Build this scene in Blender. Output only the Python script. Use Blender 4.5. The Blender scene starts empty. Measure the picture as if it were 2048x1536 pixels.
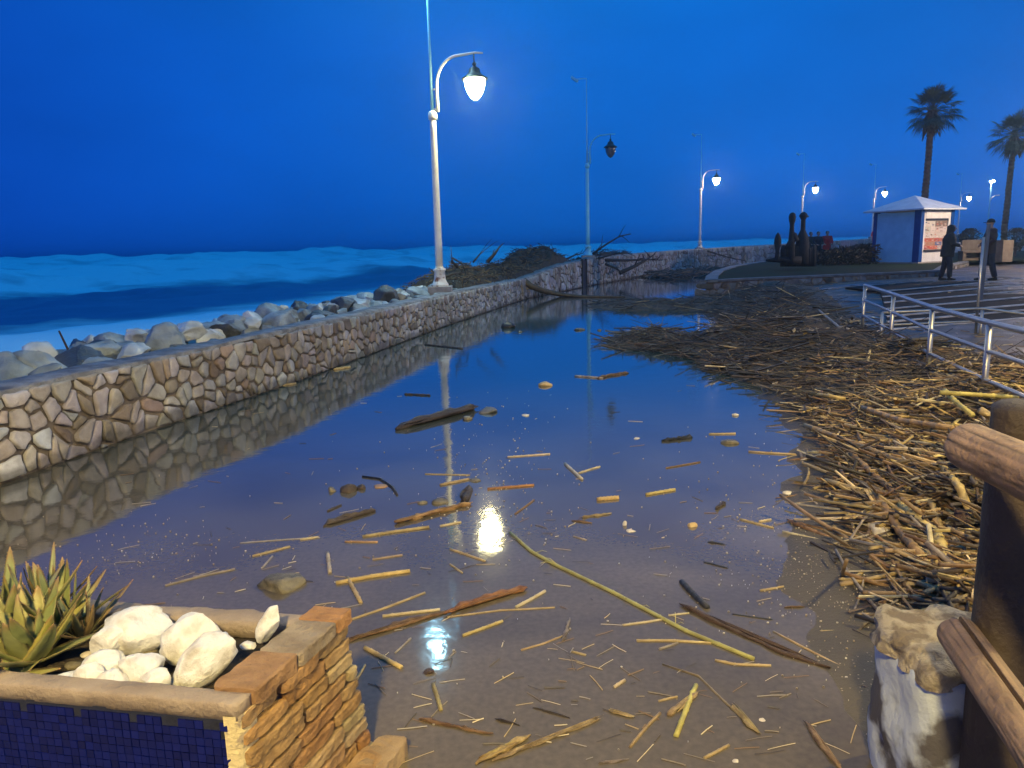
import bpy, bmesh, math, random
from mathutils import Vector, Matrix, noise, Quaternion
R = math.radians
random.seed(7)
SC = bpy.context.scene
COL = SC.collection
# ------------------------------------------------------------------ camera
CAM_H = 1.6
F_PX = 1480.0
PITCH, ROLL = 10.25, 1.6
cam_d = bpy.data.cameras.new("camera")
cam = bpy.data.objects.new("camera", cam_d); COL.objects.link(cam)
cam_d.sensor_width = 36.0
cam_d.lens = F_PX / 2048 * 36
cam_d.clip_end = 9000; cam_d.clip_start = 0.05
ROT = Matrix.Rotation(R(90 - PITCH), 3, 'X') @ Matrix.Rotation(R(-ROLL), 3, 'Z')
cam.matrix_world = Matrix.Translation((0, 0, CAM_H)) @ ROT.to_4x4()
SC.camera = cam

def ray(px, py):
    return ROT @ Vector(((px - 1024) / F_PX, (768 - py) / F_PX, -1.0))
def at(px, py, z=0.0):            # point on the horizontal plane z seen at that place
    d = ray(px, py); k = (z - CAM_H) / d.z
    return Vector((0, 0, CAM_H)) + d * k
def atY(px, py, Y):
    d = ray(px, py); return Vector((0, 0, CAM_H)) + d * (Y / d.y)
def depth(p):
    return -((ROT.transposed() @ (Vector(p) - Vector((0, 0, CAM_H)))).z)

# ------------------------------------------------------------------ world (dusk)
w = bpy.data.worlds.new("World"); SC.world = w; w.use_nodes = True
nt = w.node_tree; N = nt.nodes; L = nt.links; N.clear()
out = N.new('ShaderNodeOutputWorld'); bg = N.new('ShaderNodeBackground'); L.new(bg.outputs[0], out.inputs[0])
tc = N.new('ShaderNodeTexCoord'); sp = N.new('ShaderNodeSeparateXYZ'); L.new(tc.outputs['Generated'], sp.inputs[0])
rp = N.new('ShaderNodeValToRGB'); L.new(sp.outputs['Z'], rp.inputs[0])
e = rp.color_ramp.elements
e[0].position = 0.0; e[0].color = (0.003, 0.118, 0.56, 1)
e[1].position = 1.0; e[1].color = (0.008, 0.32, 0.76, 1)
for p_, c_ in ((0.10, (0.003, 0.130, 0.60)), (0.25, (0.003, 0.140, 0.62)), (0.5, (0.004, 0.190, 0.64))):
    q = rp.color_ramp.elements.new(p_); q.color = (*c_, 1)
# darker, more violet towards the open sea on the left
rx = N.new('ShaderNodeValToRGB'); L.new(sp.outputs['X'], rx.inputs[0])
rx.color_ramp.elements[0].position = 0.0; rx.color_ramp.elements[0].color = (0.85, 0.50, 0.80, 1)
rx.color_ramp.elements[1].position = 1.0; rx.color_ramp.elements[1].color = (1.0, 1.0, 1.0, 1)
mr = N.new('ShaderNodeMapRange'); mr.inputs[1].default_value = -0.62; mr.inputs[2].default_value = 0.02
L.new(sp.outputs['X'], mr.inputs[0]); L.new(mr.outputs[0], rx.inputs[0])
mx = N.new('ShaderNodeMixRGB'); mx.blend_type = 'MULTIPLY'; mx.inputs[0].default_value = 1
L.new(rp.outputs[0], mx.inputs[1]); L.new(rx.outputs[0], mx.inputs[2])
nz = N.new('ShaderNodeTexNoise'); nz.inputs['Scale'].default_value = 2.2; nz.inputs['Detail'].default_value = 4
mpn = N.new('ShaderNodeMapping'); mpn.inputs['Scale'].default_value = (1, 1, 2.5)
L.new(tc.outputs['Generated'], mpn.inputs[0]); L.new(mpn.outputs[0], nz.inputs['Vector'])
rn = N.new('ShaderNodeMapRange'); rn.inputs[1].default_value = 0.3; rn.inputs[2].default_value = 0.7
rn.inputs[3].default_value = 0.86; rn.inputs[4].default_value = 1.12
L.new(nz.outputs[0], rn.inputs[0])
mx2 = N.new('ShaderNodeVectorMath'); mx2.operation = 'SCALE'
L.new(mx.outputs[0], mx2.inputs[0]); L.new(rn.outputs[0], mx2.inputs['Scale'])
L.new(mx2.outputs[0], bg.inputs[0]); bg.inputs[1].default_value = 1.0

SC.view_settings.view_transform = 'Standard'; SC.view_settings.look = 'None'
SC.view_settings.exposure = 0; SC.view_settings.gamma = 1
SC.cycles.use_denoising = True
SC.cycles.sample_clamp_indirect = 6
SC.cycles.max_bounces = 6
SC.cycles.volume_bounces = 0

# ------------------------------------------------------------------ tagging
def tag(o, label=None, cat=None, group=None, kind=None):
    if label: o["label"] = label
    if cat: o["category"] = cat
    if group: o["group"] = group
    if kind: o["kind"] = kind
    return o
def empty(name, loc, label, cat, group=None, rz=0):
    o = bpy.data.objects.new(name, None); COL.objects.link(o)
    o.location = loc; o.rotation_euler = (0, 0, rz); o.empty_display_size = 0.1
    return tag(o, label, cat, group)

# ------------------------------------------------------------------ materials
MATS = {}
def mat(name, c, c2=None, rough=0.6, scale=8.0, bump=0.0, bscale=None, spec=0.5, metal=0, attr=False,
        detail=6, emit=None, estr=0, amount=1.0, coat=0, lo=0.35, hi=0.65, vec='Object', r2=None, sub=0, bdist=.02):
    if name in MATS: return MATS[name]
    m = bpy.data.materials.new(name); m.use_nodes = True
    nt = m.node_tree; N = nt.nodes; L = nt.links
    b = N['Principled BSDF']
    b.inputs['Roughness'].default_value = rough; b.inputs['Metallic'].default_value = metal
    b.inputs['Specular IOR Level'].default_value = spec
    b.inputs['Coat Weight'].default_value = coat
    tc = N.new('ShaderNodeTexCoord')
    if c2 is None: c2 = tuple(x * 0.7 for x in c)
    n = N.new('ShaderNodeTexNoise'); n.inputs['Scale'].default_value = scale; n.inputs['Detail'].default_value = detail
    L.new(tc.outputs[vec], n.inputs['Vector'])
    mr = N.new('ShaderNodeMapRange'); mr.inputs[1].default_value = lo; mr.inputs[2].default_value = hi
    L.new(n.outputs[0], mr.inputs[0])
    mx = N.new('ShaderNodeMixRGB'); L.new(mr.outputs[0], mx.inputs[0])
    mx.inputs[1].default_value = (*c2, 1); mx.inputs[2].default_value = (*c, 1)
    last = mx.outputs[0]
    if attr:
        a = N.new('ShaderNodeAttribute'); a.attribute_name = 'Col'
        mm = N.new('ShaderNodeMixRGB'); mm.blend_type = 'MULTIPLY'; mm.inputs[0].default_value = 1
        L.new(last, mm.inputs[1]); L.new(a.outputs['Color'], mm.inputs[2]); last = mm.outputs[0]
    L.new(last, b.inputs['Base Color'])
    if r2 is not None:
        m2 = N.new('ShaderNodeMapRange'); m2.inputs[1].default_value = lo; m2.inputs[2].default_value = hi
        m2.inputs[3].default_value = r2; m2.inputs[4].default_value = rough
        L.new(n.outputs[0], m2.inputs[0]); L.new(m2.outputs[0], b.inputs['Roughness'])
    if bump:
        n2 = N.new('ShaderNodeTexNoise'); n2.inputs['Scale'].default_value = bscale or scale * 3
        n2.inputs['Detail'].default_value = 8; n2.inputs['Roughness'].default_value = 0.65
        L.new(tc.outputs[vec], n2.inputs['Vector'])
        bp = N.new('ShaderNodeBump'); bp.inputs['Strength'].default_value = bump; bp.inputs['Distance'].default_value = bdist
        L.new(n2.outputs[0], bp.inputs['Height']); L.new(bp.outputs[0], b.inputs['Normal'])
    if emit:
        b.inputs['Emission Color'].default_value = (*emit, 1); b.inputs['Emission Strength'].default_value = estr
    MATS[name] = m
    return m

# ------------------------------------------------------------------ mesh helper
class MB:
    def __init__(s): s.v = []; s.f = []; s.c = []; s.mi = []
    def add(s, vs, fs, col=None, mi=0):
        o = len(s.v); s.v += [tuple(v) for v in vs]
        s.f += [tuple(i + o for i in f) for f in fs]
        s.c += [col or (1, 1, 1)] * len(vs); s.mi += [mi] * len(fs)
    def box(s, c, h, rz=0, col=None, jit=0, M=None, mi=0):
        vs = []
        cr, sr = math.cos(rz), math.sin(rz)
        for dz in (-1, 1):
            for dx, dy in ((-1, -1), (1, -1), (1, 1), (-1, 1)):
                x, y, z = dx * h[0], dy * h[1], dz * h[2]
                if jit: x += random.uniform(-jit, jit); y += random.uniform(-jit, jit); z += random.uniform(-jit, jit)
                p = Vector((c[0] + x * cr - y * sr, c[1] + x * sr + y * cr, c[2] + z))
                vs.append(M @ p if M else p)
        s.add(vs, [(3, 2, 1, 0), (4, 5, 6, 7), (0, 1, 5, 4), (1, 2, 6, 5), (2, 3, 7, 6), (3, 0, 4, 7)], col, mi)
    def tube(s, pts, rad, n=8, col=None, jit=0.0, cap=True, col2=None, flat=1.0):
        pts = [Vector(p) for p in pts]; k = len(pts)
        if not hasattr(rad, '__len__'): rad = [rad] * k
        vs = []; up = Vector((0, 0, 1))
        side = None; cs = []
        for i, p in enumerate(pts):
            d = (pts[min(i + 1, k - 1)] - pts[max(i - 1, 0)])
            if d.length < 1e-9: d = Vector((0, 0, 1))
            d.normalize()
            if side is None:
                side = d.cross(up)
                if side.length < 0.05: side = d.cross(Vector((0, 1, 0)))
            else: side = side - d * side.dot(d)
            side.normalize(); u2 = side.cross(d)
            for j in range(n):
                a = 2 * math.pi * j / n
                r = rad[i] * (1 + (random.uniform(-jit, jit) if jit else 0))
                vs.append(p + side * (math.cos(a) * r) + u2 * (math.sin(a) * r * flat))
                cs.append(col2 if (col2 and i % 2) else (col or (1, 1, 1)))
        fs = []
        for i in range(k - 1):
            for j in range(n):
                a = i * n + j; b = i * n + (j + 1) % n
                fs.append((a, b, b + n, a + n))
        if cap:
            fs.append(tuple(range(n - 1, -1, -1))); fs.append(tuple(range((k - 1) * n, k * n)))
        o = len(s.v); s.v += [tuple(v) for v in vs]; s.f += [tuple(i + o for i in f) for f in fs]
        s.c += cs; s.mi += [0] * len(fs)
    def lathe(s, prof, c=(0, 0, 0), n=20, col=None, M=None):
        vs = []; k = len(prof)
        for r, z in prof:
            for j in range(n):
                a = 2 * math.pi * j / n
                p = Vector((c[0] + r * math.cos(a), c[1] + r * math.sin(a), c[2] + z)); vs.append(M @ p if M else p)
        fs = []
        for i in range(k - 1):
            for j in range(n):
                a = i * n + j; b = i * n + (j + 1) % n
                fs.append((a, b, b + n, a + n))
        fs.append(tuple(range(n - 1, -1, -1))); fs.append(tuple(range((k - 1) * n, k * n)))
        s.add(vs, fs, col)
    def build(s, name, m, parent=None, smooth=False, world=False):
        me = bpy.data.meshes.new(name); me.from_pydata(s.v, [], s.f); me.update()
        a = me.color_attributes.new('Col', 'FLOAT_COLOR', 'POINT')
        buf = []
        for c in s.c: buf += [c[0], c[1], c[2], 1.0]
        a.data.foreach_set('color', buf)
        ms = m if isinstance(m, (list, tuple)) else [m]
        for x in ms: me.materials.append(x)
        if len(ms) > 1: me.polygons.foreach_set('material_index', s.mi)
        if smooth: me.polygons.foreach_set('use_smooth', [True] * len(me.polygons))
        o = bpy.data.objects.new(name, me); COL.objects.link(o)
        if parent:
            o.parent = parent
            if world:   # vertices given in world space
                inv = Matrix.LocRotScale(parent.location, parent.rotation_euler, None).inverted()
                me.transform(inv)
        return o
def recenter(o):
    """move the origin of a top-level mesh to its base centre"""
    me = o.data; xs = [v.co for v in me.vertices]
    c = Vector((sum(v.x for v in xs) / len(xs), sum(v.y for v in xs) / len(xs), min(v.z for v in xs)))
    me.transform(Matrix.Translation(-c)); o.location = c
    return o
def bevel(o, wd=0.01, seg=2):
    b = o.modifiers.new('b', 'BEVEL'); b.width = wd; b.segments = seg; b.limit_method = 'ANGLE'
    return o
def fbm(x, y, z=0, o=4): return noise.fractal(Vector((x, y, z)), 1.0, 2.0, o)
def sm(a, b, x):
    t = max(0, min(1, (x - a) / (b - a))) if a != b else 0
    return t * t * (3 - 2 * t)

# ------------------------------------------------------------------ shore line (promenade face of the sea wall), near -> far
WALL = [Vector((-6.9, -8.5)), Vector((-5.30, -1.0)), at(0, 970).xy, at(300, 862).xy, at(600, 761).xy, at(880, 656).xy, at(1050, 598).xy,
        Vector((3.7, 32.6)), Vector((8.0, 42.0)), Vector((13.2, 50.3)), Vector((25.5, 63.8)), Vector((38.6, 77.6)), Vector((57.5, 93.0)),
        Vector((95, 118)), Vector((400, 260)), Vector((3000, 900))]
WLEN = [0]
for i in range(1, len(WALL)): WLEN.append(WLEN[-1] + (WALL[i] - WALL[i - 1]).length)
def shore(x, y):
    """(seaward distance, arclength)"""
    best = 1e9; bs = 0; p = Vector((x, y)); sg = 1
    for i in range(len(WALL) - 1):
        a = WALL[i]; d = WALL[i + 1] - a; l2 = d.length_squared
        u = max(0, min(1, (p - a).dot(d) / l2)); q = a + d * u
        ds = (p - q).length
        if ds < best - 1e-9:
            best = ds; sg = 1 if d.x * (p.y - a.y) - d.y * (p.x - a.x) > 0 else -1
            bs = WLEN[i] + u * math.sqrt(l2)
    return best * sg, bs
def wpos(s, t=0.0):
    """point at arclength s, t metres seaward"""
    for i in range(len(WALL) - 1):
        if s <= WLEN[i + 1] or i == len(WALL) - 2: break
    d = (WALL[i + 1] - WALL[i]).normalized(); q = WALL[i] + d * (s - WLEN[i])
    def nn(k):
        k = max(0, min(len(WALL) - 2, k)); e_ = (WALL[k + 1] - WALL[k]).normalized(); return Vector((-e_.y, e_.x))
    L_ = WLEN[i + 1] - WLEN[i]; u = (s - WLEN[i]) / L_
    n = nn(i)
    m_ = min(1.5, L_ / 2)
    if u * L_ < m_: n = (nn(i) * (0.5 + 0.5 * u * L_ / m_) + nn(i - 1) * (0.5 - 0.5 * u * L_ / m_)).normalized()
    elif (1 - u) * L_ < m_: n = (nn(i) * (0.5 + 0.5 * (1 - u) * L_ / m_) + nn(i + 1) * (0.5 - 0.5 * (1 - u) * L_ / m_)).normalized()
    return q + n * t, n
S_LAMP1 = shore(-1.5, 17.0)[1]; S_G1 = shore(2.0, 28.5)[1]
def wall_h(s):
    pts = [(0, .65), (S_G1 - 4, .66), (S_G1, 1.0), (S_G1 + 5, 1.18), (S_G1 + 24, 1.33), (S_G1 + 42, 1.5), (S_G1 + 62, 1.8), (S_G1 + 90, 2.0), (1e5, 2.1)]
    for (a, ha), (b, hb) in zip(pts, pts[1:]):
        if s <= b: return ha + (hb - ha) * (s - a) / (b - a)
    return 2.1

# shore of the flood water on the right
XS = [(-4, 0.4), (2.0, 1.0), (3.0, 1.2), (4.9, 1.9), (6.6, 2.5), (8.5, 2.75), (10.5, 2.7), (13, 3.3), (16, 4.6), (20, 6.2), (24, 7.6), (28, 9), (50, 16)]
def xs_(y):
    if y <= XS[0][0]: return XS[0][1]
    for (a, p), (b, q) in zip(XS, XS[1:]):
        if y <= b: return p + (q - p) * (y - a) / (b - a)
    return XS[-1][1]
def G(x, y):
    t, s = shore(x, y)
    if t > 0.3: return -3.2
    e_ = x - xs_(y)
    z = 0.055 * max(-1.6, min(e_, 2.2)) + 0.010 * fbm(x * 1.6, y * 1.6) * (1 if y < 30 else 0)
    z += 0.2 * sm(13, 24, y) * sm(0, 4, e_)
    if y > 45: z += sm(45, 85, y) * 0.9 * sm(0, 5, -t)
    return z

def mesh_grid(xs, ys, zf, name, m, kind='structure', smooth=True, extra=None):
    vs = [(x, y, zf(x, y)) for y in ys for x in xs]; nx = len(xs)
    fs = [(j * nx + i, j * nx + i + 1, (j + 1) * nx + i + 1, (j + 1) * nx + i) for j in range(len(ys) - 1) for i in range(nx - 1)]
    b = MB(); b.add(vs, fs); o = b.build(name, m, smooth=smooth)
    tag(o, kind=kind); return o
def rng(a, b, st):
    r = []; x = a
    while x < b: r.append(x); x += st
    return r

# ground ---------------------------------------------------------------
def ground_mat():
    m = mat('wet_asphalt', (0.088, 0.073, 0.056), (0.048, 0.041, 0.034), rough=0.6, r2=0.3, spec=.3, scale=1.3, bump=0.5, bscale=55, vec='Object')
    nt = m.node_tree; N = nt.nodes; L = nt.links; b = N['Principled BSDF']
    base = b.inputs['Base Color'].links[0].from_socket
    tc = N.new('ShaderNodeTexCoord')
    v = N.new('ShaderNodeTexVoronoi'); v.inputs['Scale'].default_value = 60; L.new(tc.outputs['Object'], v.inputs['Vector'])
    lt = N.new('ShaderNodeMath'); lt.operation = 'LESS_THAN'; lt.inputs[1].default_value = 0.20; L.new(v.outputs['Distance'], lt.inputs[0])
    n = N.new('ShaderNodeTexNoise'); n.inputs['Scale'].default_value = 3.0; n.inputs['Detail'].default_value = 6; L.new(tc.outputs['Object'], n.inputs['Vector'])
    gt = N.new('ShaderNodeMath'); gt.operation = 'GREATER_THAN'; gt.inputs[1].default_value = 0.50; L.new(n.outputs[0], gt.inputs[0])
    sepc = N.new('ShaderNodeSeparateColor'); L.new(v.outputs['Color'], sepc.inputs[0])
    g2 = N.new('ShaderNodeMath'); g2.operation = 'GREATER_THAN'; g2.inputs[1].default_value = 0.55; L.new(sepc.outputs[0], g2.inputs[0])
    m1 = N.new('ShaderNodeMath'); m1.operation = 'MULTIPLY'; L.new(lt.outputs[0], m1.inputs[0]); L.new(gt.outputs[0], m1.inputs[1])
    m2 = N.new('ShaderNodeMath'); m2.operation = 'MULTIPLY'; L.new(m1.outputs[0], m2.inputs[0]); L.new(g2.outputs[0], m2.inputs[1])
    mx = N.new('ShaderNodeMixRGB'); L.new(m2.outputs[0], mx.inputs[0]); L.new(base, mx.inputs[1]); mx.inputs[2].default_value = (0.34, 0.27, 0.19, 1)
    L.new(mx.outputs[0], b.inputs['Base Color'])
    return m
gx = rng(-8, 0, .25) + rng(0, 6, .1) + rng(6, 20, .4) + rng(20, 120, 4) + [130, 200, 400, 1000, 3000]
gy = [-60, -20] + rng(-8, 0, .5) + rng(0, 9, .1) + rng(9, 30, .25) + rng(30, 120, 2) + [130, 200, 400, 900, 3000]
mesh_grid(gx, gy, G, 'ground', ground_mat())

# flood water ----------------------------------------------------------
def water_mat():
    m = bpy.data.materials.new('muddy_water'); m.use_nodes = True
    nt = m.node_tree; N = nt.nodes; L = nt.links; N.remove(N['Principled BSDF']); out = [n for n in N if n.type == 'OUTPUT_MATERIAL'][0]
    tc = N.new('ShaderNodeTexCoord')
    n = N.new('ShaderNodeTexNoise'); n.inputs['Scale'].default_value = 0.8; n.inputs['Detail'].default_value = 9; n.inputs['Distortion'].default_value = .6; L.new(tc.outputs['Object'], n.inputs['Vector'])
    mr = N.new('ShaderNodeMapRange'); mr.inputs[1].default_value = .32; mr.inputs[2].default_value = .68; L.new(n.outputs[0], mr.inputs[0])
    mx = N.new('ShaderNodeMixRGB'); L.new(mr.outputs[0], mx.inputs[0])
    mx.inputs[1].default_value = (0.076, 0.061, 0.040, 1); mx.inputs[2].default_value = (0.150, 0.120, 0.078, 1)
    n3 = N.new('ShaderNodeTexNoise'); n3.inputs['Scale'].default_value = 38; n3.inputs['Detail'].default_value = 4; L.new(tc.outputs['Object'], n3.inputs['Vector'])
    m3 = N.new('ShaderNodeMapRange'); m3.inputs[1].default_value = .3; m3.inputs[2].default_value = .7; m3.inputs[3].default_value = .86; m3.inputs[4].default_value = 1.14; L.new(n3.outputs[0], m3.inputs[0])
    # lamp falloff put into the mud colour: brown near, dark blue-green farther out
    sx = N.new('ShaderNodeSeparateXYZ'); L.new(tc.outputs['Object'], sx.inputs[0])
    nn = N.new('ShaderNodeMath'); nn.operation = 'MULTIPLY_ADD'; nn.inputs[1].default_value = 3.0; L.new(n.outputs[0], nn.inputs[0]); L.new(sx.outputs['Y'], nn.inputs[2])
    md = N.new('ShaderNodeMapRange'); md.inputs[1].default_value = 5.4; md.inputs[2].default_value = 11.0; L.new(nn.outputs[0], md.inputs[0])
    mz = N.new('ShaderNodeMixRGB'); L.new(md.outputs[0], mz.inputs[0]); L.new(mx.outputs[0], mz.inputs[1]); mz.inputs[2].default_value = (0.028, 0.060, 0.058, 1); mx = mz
    vm = N.new('ShaderNodeVectorMath'); vm.operation = 'SCALE'; L.new(mx.outputs[0], vm.inputs[0]); L.new(m3.outputs[0], vm.inputs['Scale'])
    df = N.new('ShaderNodeBsdfDiffuse'); L.new(vm.outputs[0], df.inputs[0])
    gl = N.new('ShaderNodeBsdfGlossy'); gl.inputs['Roughness'].default_value = 0.06; gl.inputs[0].default_value = (1, 1, 1, 1)
    n2 = N.new('ShaderNodeTexNoise'); n2.inputs['Scale'].default_value = 5.0; n2.inputs['Detail'].default_value = 4; L.new(tc.outputs['Object'], n2.inputs['Vector'])
    bp = N.new('ShaderNodeBump'); bp.inputs['Strength'].default_value = 0.12; bp.inputs['Distance'].default_value = 0.012
    L.new(n2.outputs[0], bp.inputs['Height']); L.new(bp.outputs[0], gl.inputs['Normal'])
    lw = N.new('ShaderNodeLayerWeight'); lw.inputs[0].default_value = .5; L.new(bp.outputs[0], lw.inputs['Normal'])
    pw = N.new('ShaderNodeMath'); pw.operation = 'POWER'; pw.inputs[1].default_value = 3.6; L.new(lw.outputs['Facing'], pw.inputs[0])
    ma = N.new('ShaderNodeMath'); ma.operation = 'MULTIPLY_ADD'; ma.inputs[1].default_value = .97; ma.inputs[2].default_value = .022; L.new(pw.outputs[0], ma.inputs[0])
    ms = N.new('ShaderNodeMixShader'); L.new(ma.outputs[0], ms.inputs[0]); L.new(df.outputs[0], ms.inputs[1]); L.new(gl.outputs[0], ms.inputs[2]); L.new(ms.outputs[0], out.inputs[0])
    return m
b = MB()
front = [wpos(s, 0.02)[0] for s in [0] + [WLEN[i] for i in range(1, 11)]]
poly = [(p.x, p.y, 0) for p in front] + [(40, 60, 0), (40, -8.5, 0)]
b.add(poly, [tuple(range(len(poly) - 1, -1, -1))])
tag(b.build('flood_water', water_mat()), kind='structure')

# sea ------------------------------------------------------------------
def sea_mat():
    m = bpy.data.materials.new('stormy_sea'); m.use_nodes = True
    nt = m.node_tree; N = nt.nodes; L = nt.links; b = N['Principled BSDF']
    at_ = N.new('ShaderNodeAttribute'); at_.attribute_name = 'Col'
    sep = N.new('ShaderNodeSeparateColor'); L.new(at_.outputs['Color'], sep.inputs[0])
    tc = N.new('ShaderNodeTexCoord')
    n = N.new('ShaderNodeTexNoise'); n.inputs['Scale'].default_value = 0.13; n.inputs['Detail'].default_value = 9; n.inputs['Roughness'].default_value = 0.58
    L.new(tc.outputs['Object'], n.inputs['Vector'])
    ad = N.new('ShaderNodeMath'); ad.operation = 'ADD'; L.new(sep.outputs[0], ad.inputs[0]); L.new(n.outputs[0], ad.inputs[1])
    mr = N.new('ShaderNodeMapRange'); mr.inputs[1].default_value = 0.74; mr.inputs[2].default_value = 1.12; mr.clamp = True; L.new(ad.outputs[0], mr.inputs[0])
    mx = N.new('ShaderNodeMixRGB'); L.new(mr.outputs[0], mx.inputs[0])
    mx.inputs[1].default_value = (0.03, 0.10, 0.16, 1); mx.inputs[2].default_value = (0.66, 0.85, 0.90, 1)
    L.new(mx.outputs[0], b.inputs['Base Color'])
    r = N.new('ShaderNodeMapRange'); r.inputs[3].default_value = 0.3; r.inputs[4].default_value = 0.9; L.new(mr.outputs[0], r.inputs[0]); L.new(r.outputs[0], b.inputs['Roughness'])
    bp = N.new('ShaderNodeBump'); bp.inputs['Strength'].default_value = 0.35; bp.inputs['Distance'].default_value = 0.5
    L.new(n.outputs[0], bp.inputs['Height']); L.new(bp.outputs[0], b.inputs['Normal'])
    return m
def bump1(t, c, wl, wr):
    return math.exp(-((t - c) / (wl if t < c else wr)) ** 2)
def sea_h(x, y):
    t, s = shore(x, y)
    if t < 0: return -2.2, 0
    wob = 9 * fbm(x * .012, y * .012, 3) ; k = fbm(s * .03, t * .02, 9)
    tt = t + wob
    # breakers: near surf, trough, big far breaker
    z = -1.7 + 0.9 * bump1(tt, 16, 7, 6) + 2.9 * bump1(tt, 84 + 6 * k, 16, 12) + 4.6 * bump1(tt, 160 + 8 * k, 26, 22) + 2.0 * bump1(tt, 300, 50, 50)
    rr = math.hypot(x, y)
    z += 0.16 * fbm(x * .25, y * .25, 1) + ((0.7 * fbm(x * .05, y * .05, 5) + .5 * fbm(x * .13, y * .13, 2) + 2.0 * max(0, fbm(x * .035, y * .035, 31)) * bump1(tt, 160, 30, 40)) if t > 45 else 0)
    foam = 1.0 * (1 - sm(24, 36, tt)) + 0.95 * sm(52, 68, tt) * (1 - sm(165, 200, tt))
    foam = min(1, foam) * 0.62 + 0.06
    if tt > 60: foam += 0.1 * k
    return z, foam
b = MB(); rad = [3.0]
while rad[-1] < 5500: rad.append(rad[-1] * 1.028 + 0.02)
ang = [R(-62 + 0.45 * i) for i in range(int(110 / 0.45))]
vs = []; cs = []
for r_ in rad:
    for a in ang:
        x, y = r_ * math.sin(a), r_ * math.cos(a)
        z, fo = sea_h(x, y); vs.append((x, y, z)); cs.append((fo, 0, 0))
n_ = len(ang)
b.v = vs; b.c = cs; b.f = [(j * n_ + i, j * n_ + i + 1, (j + 1) * n_ + i + 1, (j + 1) * n_ + i) for j in range(len(rad) - 1) for i in range(n_ - 1)]
b.mi = [0] * len(b.f)
tag(b.build('sea', sea_mat(), smooth=True), kind='structure')

# rubble slope under the boulders ---------------------------------------
m_slope = mat('rubble', (0.16, 0.16, 0.155), (0.05, 0.05, 0.05), rough=0.6, scale=2.5, bump=1.0, bscale=6)
b = MB(); ss = rng(0, 30, .5) + rng(30, 130, 2); tl = [0.38, 0.8, 1.4, 2.2, 3.0, 4.0, 5.0, 6.5, 9]
zz = [0.30, 0.28, 0.22, 0.05, -.25, -.7, -1.3, -2.0, -3]
vs = []
for s in ss:
    h0 = wall_h(s) - 0.65
    for t, z in zip(tl, zz):
        p, _ = wpos(s, t); vs.append((p.x, p.y, z + h0 * (1 - t / 9) + 0.14 * fbm(s * 1.3, t * 1.3)))
k = len(tl)
b.add(vs, [(i * k + j, (i + 1) * k + j, (i + 1) * k + j + 1, i * k + j + 1) for i in range(len(ss) - 1) for j in range(k - 1)])
tag(b.build('rubble_bank', m_slope, smooth=True), kind='structure')

# ------------------------------------------------------------------ stone sea wall
def clip(poly, nx, ny, d):   # keep nx*x+ny*y <= d
    o = []; k = len(poly)
    for i in range(k):
        p, q = poly[i], poly[(i + 1) % k]
        a = nx * p[0] + ny * p[1] - d; b_ = nx * q[0] + ny * q[1] - d
        if a <= 0: o.append(p)
        if (a < 0 < b_) or (b_ < 0 < a):
            u = a / (a - b_); o.append((p[0] + (q[0] - p[0]) * u, p[1] + (q[1] - p[1]) * u))
    return o
def stone_cells(s0, s1, hf, cw, ch, seed):
    rnd = random.Random(seed); pts = []
    s = s0; col = 0
    while s < s1:
        h = hf(s); rows = max(2, round(h / ch)); w_ = cw * rnd.uniform(.8, 1.25)
        for r_ in range(rows):
            pts.append((s + rnd.uniform(-.42, .42) * w_ + (0.5 * w_ if r_ % 2 else 0), h * (r_ + .5 + rnd.uniform(-.40, .40)) / rows))
            if rnd.random() < .38: pts.append((s + rnd.uniform(-.5, .5) * w_, rnd.uniform(.05, .95) * h))
        s += w_
    pts = [q for q in pts if rnd.random() > .14]
    pts.sort(); cells = []
    for i, (x, y) in enumerate(pts):
        poly = [(x - .5, 0.0), (x + .5, 0.0), (x + .5, hf(x)), (x - .5, hf(x))]
        for dr in (-1, 1):
            j = i + dr
            while 0 <= j < len(pts) and abs(pts[j][0] - x) < .75:
                q = pts[j]; nx, ny = q[0] - x, q[1] - y; l = math.hypot(nx, ny)
                if l > 1e-4:
                    poly = clip(poly, nx / l, ny / l, (nx * (x + q[0]) / 2 + ny * (y + q[1]) / 2) / l)
                    if len(poly) < 3: break
                j += dr
        if len(poly) >= 3: cells.append(poly)
    return cells
def pal():
    r_ = random.random()
    if r_ < .50: c = (0.47, 0.43, 0.385)
    elif r_ < .76: c = (0.55, 0.54, 0.53)
    elif r_ < .92: c = (0.38, 0.31, 0.235)
    else: c = (0.25, 0.20, 0.15)
    k_ = random.uniform(.82, 1.12)
    return tuple(x * k_ * random.uniform(.95, 1.05) for x in c)
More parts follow.
